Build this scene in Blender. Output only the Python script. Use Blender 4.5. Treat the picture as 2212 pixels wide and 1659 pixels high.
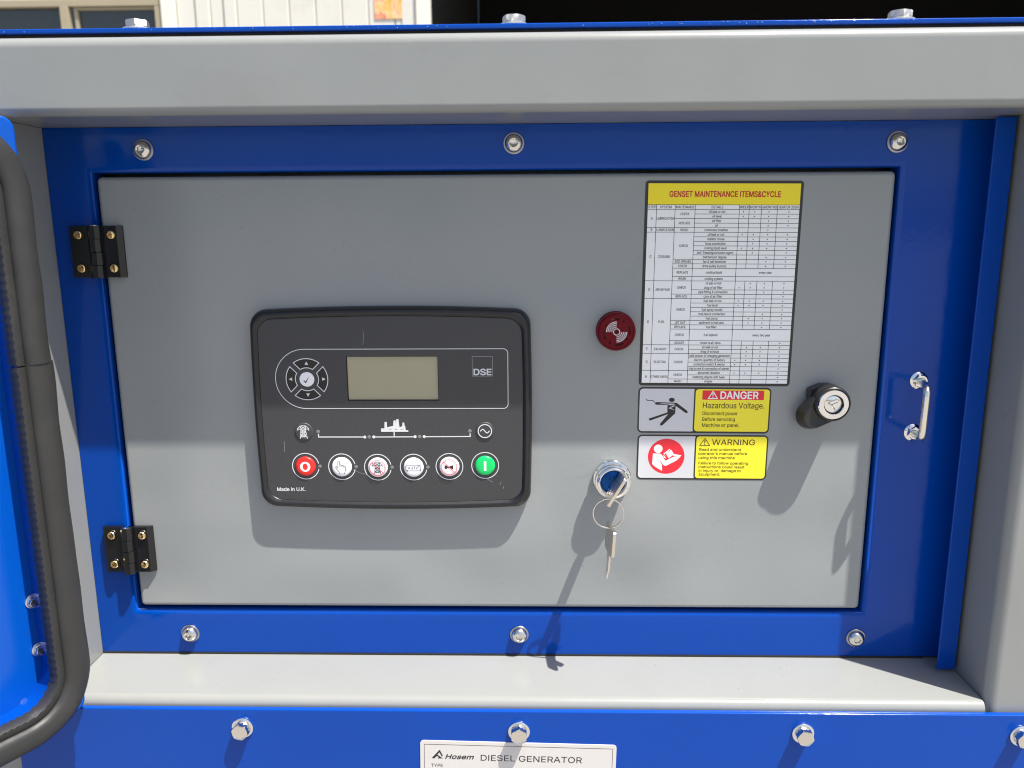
import bpy, bmesh, math, random, mathutils
from mathutils import Vector, Matrix
random.seed(7)
for o in list(bpy.data.objects): bpy.data.objects.remove(o)
S = bpy.context.scene
COL = S.collection
R = math.radians

# ------------------------------------------------------------------ camera, world, sun, exposure
cam_d = bpy.data.cameras.new('camera'); cam = bpy.data.objects.new('camera', cam_d); COL.objects.link(cam)
cam_d.lens = 36 * 1725 / 2212; cam_d.sensor_width = 36; cam_d.clip_start = .01; cam_d.clip_end = 500
rt, up, fw = (.999731, .022323, -.006232), (.001693, .197823, .980236), (-.023115, .979984, -.197732)
M = Matrix(((rt[0], up[0], -fw[0], 0), (rt[1], up[1], -fw[1], -.69), (rt[2], up[2], -fw[2], 1.40), (0, 0, 0, 1)))
cam.matrix_world = M
cam_d.dof.use_dof = True; cam_d.dof.focus_distance = .70; cam_d.dof.aperture_fstop = 10
S.camera = cam
SUN = Vector((.368, -.2525, 1)).normalized()            # direction towards the sun
W = bpy.data.worlds.new('World'); S.world = W; W.use_nodes = True
nt = W.node_tree; nt.nodes.clear()
sky = nt.nodes.new('ShaderNodeTexSky'); sky.sky_type = 'NISHITA'; sky.sun_disc = False
sky.sun_elevation = math.asin(SUN.z); sky.sun_rotation = math.atan2(SUN.x, SUN.y)
sky.air_density = 1.0; sky.dust_density = 2.5; sky.ozone_density = 1.0
bg = nt.nodes.new('ShaderNodeBackground'); bg.inputs[1].default_value = .098
wo = nt.nodes.new('ShaderNodeOutputWorld')
nt.links.new(sky.outputs[0], bg.inputs[0]); nt.links.new(bg.outputs[0], wo.inputs[0])
sl = bpy.data.lights.new('sun', 'SUN'); sl.energy = 5.0; sl.angle = R(.55); sl.color = (1, .95, .88)
so = bpy.data.objects.new('sun', sl); COL.objects.link(so)
so.rotation_euler = SUN.to_track_quat('Z', 'Y').to_euler(); so.location = SUN * 20
S.view_settings.view_transform = 'Standard'; S.view_settings.look = 'None'
S.view_settings.exposure = .88; S.view_settings.gamma = 1
S.view_settings.use_curve_mapping = False
S.cycles.max_bounces = 10
S.cycles.pixel_filter_type = 'BLACKMAN_HARRIS'; S.cycles.filter_width = 1.1

# ------------------------------------------------------------------ materials
def mat(name, col,  rough=.4, metal=0., coat=0., var=.0, vscale=8., bump=0., bscale=900., rvar=0., spec=.5,
        fleck=None, fleck_scale=60., fleck_size=.02, trans=0., ior=1.5, stain=None, aniso=None, wave=0.):
    m = bpy.data.materials.new(name); m.use_nodes = True
    t = m.node_tree; p = t.nodes['Principled BSDF']
    p.inputs['Base Color'].default_value = (*col, 1); p.inputs['Roughness'].default_value = rough
    p.inputs['Metallic'].default_value = metal; p.inputs['Coat Weight'].default_value = coat
    p.inputs['Coat Roughness'].default_value = .06
    p.inputs['Specular IOR Level'].default_value = spec
    p.inputs['Transmission Weight'].default_value = trans; p.inputs['IOR'].default_value = ior
    tc = t.nodes.new('ShaderNodeTexCoord'); L = t.links.new
    src = None
    if var:
        n = t.nodes.new('ShaderNodeTexNoise'); n.inputs['Scale'].default_value = vscale; n.inputs['Detail'].default_value = 5
        L(tc.outputs['Object'], n.inputs['Vector'])
        mx = t.nodes.new('ShaderNodeMix'); mx.data_type = 'RGBA'
        mx.inputs[6].default_value = (*[c * (1 - var) for c in col], 1); mx.inputs[7].default_value = (*[min(1, c * (1 + var)) for c in col], 1)
        L(n.outputs[0], mx.inputs[0]); src = mx.outputs[2]
    if fleck:
        v = t.nodes.new('ShaderNodeTexVoronoi'); v.inputs['Scale'].default_value = fleck_scale
        L(tc.outputs['Object'], v.inputs['Vector'])
        mr = t.nodes.new('ShaderNodeMapRange'); mr.inputs[1].default_value = fleck_size; mr.inputs[2].default_value = fleck_size * .6
        L(v.outputs['Distance'], mr.inputs[0])
        # keep only some of the cells
        sx = t.nodes.new('ShaderNodeSeparateColor'); L(v.outputs['Color'], sx.inputs[0])
        gt = t.nodes.new('ShaderNodeMath'); gt.operation = 'GREATER_THAN'; gt.inputs[1].default_value = .8; L(sx.outputs[0], gt.inputs[0])
        mu = t.nodes.new('ShaderNodeMath'); mu.operation = 'MULTIPLY'; L(mr.outputs[0], mu.inputs[0]); L(gt.outputs[0], mu.inputs[1])
        mx = t.nodes.new('ShaderNodeMix'); mx.data_type = 'RGBA'; mx.inputs[7].default_value = (*fleck, 1)
        if src: L(src, mx.inputs[6])
        else: mx.inputs[6].default_value = (*col, 1)
        L(mu.outputs[0], mx.inputs[0]); src = mx.outputs[2]
    if stain:
        n = t.nodes.new('ShaderNodeTexNoise'); n.inputs['Scale'].default_value = stain[1]; n.inputs['Detail'].default_value = 8; n.inputs['Roughness'].default_value = .7
        L(tc.outputs['Object'], n.inputs['Vector'])
        mr = t.nodes.new('ShaderNodeMapRange'); mr.inputs[1].default_value = .52; mr.inputs[2].default_value = .75; mr.inputs[4].default_value = stain[2]
        L(n.outputs[0], mr.inputs[0])
        mx = t.nodes.new('ShaderNodeMix'); mx.data_type = 'RGBA'; mx.inputs[7].default_value = (*stain[0], 1)
        if src: L(src, mx.inputs[6])
        else: mx.inputs[6].default_value = (*col, 1)
        L(mr.outputs[0], mx.inputs[0]); src = mx.outputs[2]
    if src: L(src, p.inputs['Base Color'])
    if rvar:
        n = t.nodes.new('ShaderNodeTexNoise'); n.inputs['Scale'].default_value = 14; n.inputs['Detail'].default_value = 6
        L(tc.outputs['Object'], n.inputs['Vector'])
        mr = t.nodes.new('ShaderNodeMapRange'); mr.inputs[3].default_value = max(.02, rough - rvar); mr.inputs[4].default_value = rough + rvar
        L(n.outputs[0], mr.inputs[0]); L(mr.outputs[0], p.inputs['Roughness'])
    if bump:
        n = t.nodes.new('ShaderNodeTexNoise'); n.inputs['Scale'].default_value = bscale; n.inputs['Detail'].default_value = 1 if bscale < 200 else 3
        if aniso:
            mp = t.nodes.new('ShaderNodeMapping'); mp.inputs['Scale'].default_value = aniso
            L(tc.outputs['Object'], mp.inputs['Vector']); L(mp.outputs[0], n.inputs['Vector'])
        else: L(tc.outputs['Object'], n.inputs['Vector'])
        b = t.nodes.new('ShaderNodeBump'); b.inputs['Strength'].default_value = bump; b.inputs['Distance'].default_value = .0005
        L(n.outputs[0], b.inputs['Height'])
        if wave:
            n2 = t.nodes.new('ShaderNodeTexNoise'); n2.inputs['Scale'].default_value = 7; n2.inputs['Detail'].default_value = 1
            L(tc.outputs['Object'], n2.inputs['Vector'])
            b2 = t.nodes.new('ShaderNodeBump'); b2.inputs['Strength'].default_value = 1; b2.inputs['Distance'].default_value = wave
            L(n2.outputs[0], b2.inputs['Height']); L(b2.outputs[0], b.inputs['Normal'])
        L(b.outputs[0], p.inputs['Normal'])
        if coat: L(b.outputs[0], p.inputs['Coat Normal'])
    return m
GREY = mat('grey_powder_paint', (.275, .290, .290), .30, var=.05, vscale=5, bump=.14, bscale=190, rvar=.10, wave=.010, fleck=(.42, .42, .40), fleck_scale=55, fleck_size=.03)
GREYB = mat('grey_beam_paint', (.250, .258, .248), .24, spec=.45, var=.04, vscale=4, bump=.10, bscale=190, rvar=.07, wave=.003, stain=((.19, .19, .175), 9, .22))
BLUE = mat('blue_gloss_paint', (.0004, .052, .335), .12, coat=.0, spec=.28, var=.07, vscale=4, bump=.16, bscale=170, rvar=.04, wave=.0015, fleck=(.35, .45, .75), fleck_scale=45, fleck_size=.022)
BLUEIN = mat('blue_inner_paint', (.0006, .070, .40), .20, spec=.3, var=.05, vscale=4, bump=.12, bscale=170, rvar=.05)
STEEL = mat('stainless_steel', (.72, .69, .64), .17, metal=1, rvar=.07, bump=.12, bscale=700)
STEELR = mat('brushed_bolt_steel', (.62, .59, .55), .36, metal=1, rvar=.08, bump=.5, bscale=300, aniso=(1, 14, 1))
CHROME = mat('chrome', (.82, .81, .79), .07, metal=1, rvar=.03)
BRIGHT = mat('bright_zinc_handle', (.80, .77, .70), .22, metal=1, rvar=.08)
BRASS = mat('yellow_zinc_screw', (.80, .60, .30), .20, metal=1, var=.25, vscale=500, rvar=.1)
WASHER = mat('plated_washer', (.74, .75, .76), .28, metal=1, rvar=.08)
BLACKP = mat('black_plastic', (.012, .012, .013), .36, rvar=.08, bump=.15, bscale=1600, fleck=(.16, .15, .14), fleck_scale=180, fleck_size=.05)
BLACKH = mat('black_hinge_plastic', (.006, .0062, .007), .30, bump=.1, bscale=1500)
BLACKL = mat('black_lock_plastic', (.016, .015, .015), .30, bump=.1, bscale=1500, rvar=.08)
FACE = mat('dark_grey_keypad_film', (.045, .044, .046), .42, bump=.35, bscale=2600, var=.12, vscale=1500)
WELL = mat('dark_key_well', (.012, .010, .009), .4)
PRINT = mat('white_print', (.66, .66, .67), .5)
PRINTD = mat('grey_print', (.30, .30, .31), .5)
BTNW = mat('white_button', (.86, .85, .86), .35)
BTNR = mat('red_button', (.85, .022, .016), .35)
BTNG = mat('green_button', (.003, .62, .14), .35)
INKR = mat('red_ink', (.78, .03, .04), .5)
INKK = mat('black_ink', (.016, .014, .016), .5)
LEDM = mat('unlit_led', (.20, .195, .185), .5, var=.3, vscale=2500)
LCD = mat('lcd_glass', (.36, .325, .21), .20, coat=.3, var=.12, vscale=14)
LCDF = mat('lcd_edge', (.02, .018, .014), .5)
STK = mat('sticker_film_black', (.022, .019, .019), .32)
STW = mat('sticker_white', (.86, .86, .85), .34, var=.02, vscale=20)
STS = mat('sticker_silver', (.60, .60, .62), .36, var=.03, vscale=20)
STY = mat('sticker_yellow', (.92, .75, .012), .34, var=.02, vscale=20)
STY2 = mat('sticker_yellow_bright', (.90, .77, .03), .34)
STR = mat('sticker_red', (.74, .018, .035), .36)
STRED = mat('title_red_ink', (.52, .012, .012), .5)
INKY = mat('brown_black_ink', (.045, .026, .012), .5)
PLATE = mat('nameplate_white', (.62, .59, .56), .4, var=.02, vscale=30)
RUB = mat('black_rubber', (.023, .023, .0225), .50, var=.25, vscale=30, bump=1.0, bscale=90, aniso=(1, 1, .35), stain=((.045, .044, .042), 14, .5))
WASHS = mat('dull_washer', (.46, .44, .42), .32, metal=1, rvar=.06)
SCR = mat('scratched_paint', (.40, .41, .41), .4)
RUBD = mat('dark_rubber', (.018, .017, .017), .7)
REDP = mat('dark_red_plastic', (.125, .0, .006), .14, spec=.16, coat=.0, var=.2, vscale=60)
REDD = mat('red_plastic_inside', (.10, .002, .003), .4)
REDL = mat('red_plastic_lit', (.45, .004, .006), .3)
BLUEA = mat('blue_anodised', (.004, .065, .26), .25, metal=.8, bump=.3, bscale=900, var=.4, vscale=250)
BRSIL = mat('nickel_key', (.74, .68, .60), .24, metal=1, rvar=.1, bump=.15, bscale=500)
KEYG = mat('key_face_nickel', (.34, .33, .31), .38, metal=1, rvar=.1)
CONC = mat('concrete', (.25, .24, .22), .9, var=.2, vscale=1.2, bump=.4, bscale=40, stain=((.16, .15, .135), 1.5, .5))
WALLC = mat('cream_cladding', (.68, .66, .59), .5, var=.04, vscale=1.2, stain=((.50, .47, .40), 3, .5))
WALLW = mat('white_trim', (.78, .75, .66), .5, var=.03, vscale=2)
WINF = mat('beige_window_frame', (.36, .31, .21), .5, var=.08, vscale=3)
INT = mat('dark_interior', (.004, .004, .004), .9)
ROOM = mat('room_wall', (.10, .10, .09), .9, var=.2, vscale=1)
m = mat('window_glass', (.05, .055, .06), .03, trans=0, spec=.6); GLASS = m
GLASS.node_tree.nodes['Principled BSDF'].inputs['Base Color'].default_value = (.045, .05, .052, 1)
def poster_mat():
    m = bpy.data.materials.new('floral_poster_print'); m.use_nodes = True; t = m.node_tree; p = t.nodes['Principled BSDF']
    tc = t.nodes.new('ShaderNodeTexCoord'); n = t.nodes.new('ShaderNodeTexNoise'); n.inputs['Scale'].default_value = 11; n.inputs['Detail'].default_value = 4
    n.inputs['Distortion'].default_value = 1.2
    r = t.nodes.new('ShaderNodeValToRGB'); e = r.color_ramp.elements
    e[0].position = .36; e[0].color = (.85, .40, .06, 1); e[1].position = .66; e[1].color = (.82, .07, .05, 1)
    x = r.color_ramp.elements.new(.50); x.color = (.92, .55, .30, 1)
    t.links.new(tc.outputs['Object'], n.inputs['Vector']); t.links.new(n.outputs[0], r.inputs[0]); t.links.new(r.outputs[0], p.inputs['Base Color'])
    p.inputs['Roughness'].default_value = .6
    return m
POSTER = poster_mat()

# ------------------------------------------------------------------ helpers: every length below is in millimetres
def link(me, name, m, parent):
    o = bpy.data.objects.new(name, me); COL.objects.link(o)
    if m: me.materials.append(m)
    if parent: o.parent = parent
    return o
def tag(o, label=None, cat=None, group=None, kind=None):
    if label: o['label'] = label
    if cat: o['category'] = cat
    if group: o['group'] = group
    if kind: o['kind'] = kind
    return o
def empty(name, loc, rot=(0, 0, 0)):
    o = bpy.data.objects.new(name, None); COL.objects.link(o); o.empty_display_size = .01
    o.location = [c / 1000 for c in loc]; o.rotation_euler = rot
    return o
class MB:
    def __init__(s): s.v = []; s.f = []
    def loft(s, loops, cap0=False, cap1=False, close=True):
        n = len(loops[0]); b = len(s.v)
        for l in loops: s.v += [tuple(p) for p in l]
        for i in range(len(loops) - 1):
            for j in range(n if close else n - 1):
                k = (j + 1) % n
                s.f.append((b + i * n + j, b + i * n + k, b + (i + 1) * n + k, b + (i + 1) * n + j))
        if cap0: s.f.append(tuple(b + j for j in range(n))[::-1])
        if cap1: s.f.append(tuple(b + (len(loops) - 1) * n + j for j in range(n)))
        return s
    def box(s, x0, x1, y0, y1, z0, z1):
        s.loft([[(x0, y0, z0), (x1, y0, z0), (x1, y1, z0), (x0, y1, z0)], [(x0, y0, z1), (x1, y0, z1), (x1, y1, z1), (x0, y1, z1)]], True, True)
        return s
    def poly(s, pts):
        b = len(s.v); s.v += [tuple(p) for p in pts]; s.f.append(tuple(range(b, b + len(pts)))); return s
    def tube(s, path, r, n=14, caps=True, flat=1.0):
        path = [Vector(p) for p in path]; loops = []
        t0 = (path[1] - path[0]).normalized(); ref = Vector((0, 0, 1)) if abs(t0.z) < .9 else Vector((1, 0, 0))
        u = t0.cross(ref).normalized()
        for i, p in enumerate(path):
            t = (path[min(i + 1, len(path) - 1)] - path[max(i - 1, 0)]).normalized()
            u = (u - t * u.dot(t)).normalized(); w = t.cross(u)
            rr = r[i] if isinstance(r, (list, tuple)) else r
            loops.append([p + (u * math.cos(a) + w * math.sin(a) * flat) * rr for a in [2 * math.pi * k / n for k in range(n)]])
        s.loft(loops, caps, caps); return s
    def build(s, name, m, parent=None, smooth=True, angle=35, bevel=0, seg=3, wn=False, recalc=True):
        me = bpy.data.meshes.new(name); bm = bmesh.new()
        vs = [bm.verts.new((x / 1000, y / 1000, z / 1000)) for x, y, z in s.v]
        for f in s.f:
            try: bm.faces.new([vs[i] for i in f])
            except ValueError: pass
        if recalc: bmesh.ops.recalc_face_normals(bm, faces=bm.faces)
        if bevel:
            ed = [e for e in bm.edges if len(e.link_faces) == 2 and e.calc_face_angle(0) > .5]
            bmesh.ops.bevel(bm, geom=ed, offset=bevel / 1000, segments=seg, profile=.5, affect='EDGES', clamp_overlap=True)
        bm.to_mesh(me); bm.free()
        if smooth:
            me.shade_smooth(); me.set_sharp_from_angle(angle=R(angle))
        o = link(me, name, m, parent)
        if wn or bevel:
            w = o.modifiers.new('wn', 'WEIGHTED_NORMAL'); w.keep_sharp = True
        return o
def circ(r, h, n=40, c=(0, 0), a0=0.):      # circle in the local x/z plane, h towards the viewer (-y)
    return [(c[0] + r * math.cos(a0 + 2 * math.pi * k / n), -h, c[1] + r * math.sin(a0 + 2 * math.pi * k / n)) for k in range(n)]
def lathe(profile, n=40, c=(0, 0), cap0=False, cap1=True):
    return MB().loft([circ(r, h, n, c) for r, h in profile], cap0, cap1)
def ngon_pts(k, r, h, n, a0=0.):            # regular k-gon sampled at n points
    out = []
    for j in range(n):
        a = 2 * math.pi * j / n; q = ((a - a0) % (2 * math.pi / k)) - math.pi / k
        rr = r * math.cos(math.pi / k) / math.cos(q); out.append((rr * math.cos(a), -h, rr * math.sin(a)))
    return out
def rrect(x0, x1, z0, z1, r, seg=6):
    out = []
    for cx, cz, a in ((x1 - r, z1 - r, 0), (x0 + r, z1 - r, 90), (x0 + r, z0 + r, 180), (x1 - r, z0 + r, 270)):
        for k in range(seg + 1):
            t = R(a + 90 * k / seg); out.append((cx + r * math.cos(t), cz + r * math.sin(t)))
    return out
def ring(r, n=40, c=(0, 0), a0=0., a1=360.):
    full = abs(a1 - a0) >= 359.9
    k = n if full else n + 1
    return [(c[0] + r * math.cos(R(a0 + (a1 - a0) * i / n)), c[1] + r * math.sin(R(a0 + (a1 - a0) * i / n))) for i in range(k)]
def arcband(c, r, w, a0, a1, n=30):
    return ring(r + w / 2, n, c, a0, a1) + ring(r - w / 2, n, c, a0, a1)[::-1]
def _area(l): return sum(l[i - 1][0] * l[i][1] - l[i][0] * l[i - 1][1] for i in range(len(l))) / 2
def _inside(p, l):
    c = False; x, y = p
    for i in range(len(l)):
        (x1, y1), (x2, y2) = l[i - 1], l[i]
        if (y1 > y) != (y2 > y) and x < (x2 - x1) * (y - y1) / (y2 - y1) + x1: c = not c
    return c
def _offset(l, d):
    n = len(l); out = []
    for i in range(n):
        a, p, c = Vector(l[i - 1]), Vector(l[i]), Vector(l[(i + 1) % n])
        u, v = (p - a).normalized(), (c - p).normalized(); n1, n2 = Vector((u.y, -u.x)), Vector((v.y, -v.x))
        m = n1 + n2
        if m.length < .3: m = n1
        else: m = m.normalized() / max(.8, m.normalized().dot(n1))
        out.append((p.x + m.x * d, p.y + m.y * d))
    return out
GM = {}
def glyph_mesh(ch, off):
    """triangles of one letter: outlines may overlap, so cells are kept by their winding number"""
    key = (ch, round(off, 1))
    if key not in GM:
        P, E = [], []
        gl = [_offset(l, -off) if off else l for l in GL[ch][1]]
        for l in gl:
            b = len(P); P += [Vector((x, y)) for x, y in l]; E += [(b + i, b + (i + 1) % len(l)) for i in range(len(l))]
        vs, _, fs = mathutils.geometry.delaunay_2d_cdt(P, E, [], 0, 1e-4)[:3]
        keep = []
        for f in fs:
            cx = sum(vs[i].x for i in f) / 3; cy = sum(vs[i].y for i in f) / 3; w = 0
            for l in gl:
                for i in range(len(l)):
                    (x1, y1), (x2, y2) = l[i - 1], l[i]
                    if (y1 > cy) != (y2 > cy) and cx < (x2 - x1) * (cy - y1) / (y2 - y1) + x1: w += 1 if y2 > y1 else -1
            if w: keep.append(tuple(f))
        GM[key] = ([tuple(v) for v in vs], keep)
    return GM[key]
def flat(name, loops, m, parent, h=0., t=.12, off=0.):
    """thin sheet with holes (even-odd), in the local x/z plane; front face h mm towards the viewer"""
    L = []; V, Fc = [], []
    for (ch, ox, oz, kx, kz, shear) in [g for g in loops if isinstance(g[0], str)]:
        gv, gf = glyph_mesh(ch, off / kz); b = len(V)
        V += [((ox + (x + shear * y) * kx), -h, oz + y * kz) for x, y in gv]; Fc += [tuple(b + i for i in f) for f in gf]
    for l in loops:
        if isinstance(l[0], str): continue
        q = [tuple(p) for i, p in enumerate(l) if math.dist(p, l[i - 1]) > 1e-5]
        if len(q) > 2: L.append(q)
    bb = [(min(p[0] for p in l), max(p[0] for p in l), min(p[1] for p in l), max(p[1] for p in l)) for l in L]
    par = []
    for i, l in enumerate(L):
        par.append([j for j, o in enumerate(L) if j != i and bb[j][0] <= bb[i][0] and bb[j][1] >= bb[i][1] and bb[j][2] <= bb[i][2] and bb[j][3] >= bb[i][3] and _inside(l[0], o)])
    for i, l in enumerate(L):
        if len(par[i]) % 2: continue
        grp = [l] + [L[j] for j in range(len(L)) if i in par[j] and len(par[j]) == len(par[i]) + 1]
        G = []
        for k, g in enumerate(grp):
            a = _area(g); g = g if (a > 0) == (k == 0) else g[::-1]
            G.append(_offset(g, off) if off else g)
        b = len(V); flatv = [p for g in G for p in g]; n = len(flatv)
        V += [(x, -h, z) for x, z in flatv] + [(x, -h + t, z) for x, z in flatv]
        for tri in mathutils.geometry.tessellate_polygon([[Vector((x, z, 0)) for x, z in g] for g in G]):
            p, q, r = (flatv[k] for k in tri); ar = (q[0] - p[0]) * (r[1] - p[1]) - (q[1] - p[1]) * (r[0] - p[0])
            if abs(ar) < 1e-9: continue
            Fc.append(tuple(b + k for k in (tri if ar > 0 else tri[::-1])))
        s = b
        for g in G:
            k_ = len(g)
            for j in range(k_): Fc.append((s + j, s + n + j, s + n + (j + 1) % k_, s + (j + 1) % k_))
            s += k_
    me = bpy.data.meshes.new(name)
    me.from_pydata([(x / 1000, y / 1000, z / 1000) for x, y, z in V], [], Fc); me.update()
    return link(me, name, m, parent)
def stroke_mb(mb, pts, w, h, closed=False):
    """flat line of width w along pts at height h; each segment a hair above the last so that no faces coincide"""
    n = len(pts); seg = n if closed else n - 1
    for i in range(seg):
        a, b = Vector(pts[i]), Vector(pts[(i + 1) % n]); d = (b - a)
        if d.length < 1e-6: continue
        d.normalize(); q = Vector((-d.y, d.x)) * w / 2; e = d * w * .35
        hh = h + .004 * (i % 9)
        mb.poly([(p.x, -hh, p.y) for p in (a - e - q, b + e - q, b + e + q, a - e + q)])
    return mb
def strokes(name, lines, w, h, m, parent):
    mb = MB()
    for i, l in enumerate(lines):
        closed = l[0] == 'c'; pts = l[1:] if closed else l
        stroke_mb(mb, pts, w, h + .05 * (i % 3) * .2, closed)
    return mb.build(name, m, parent, smooth=False, recalc=False)
GL = {}
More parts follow.
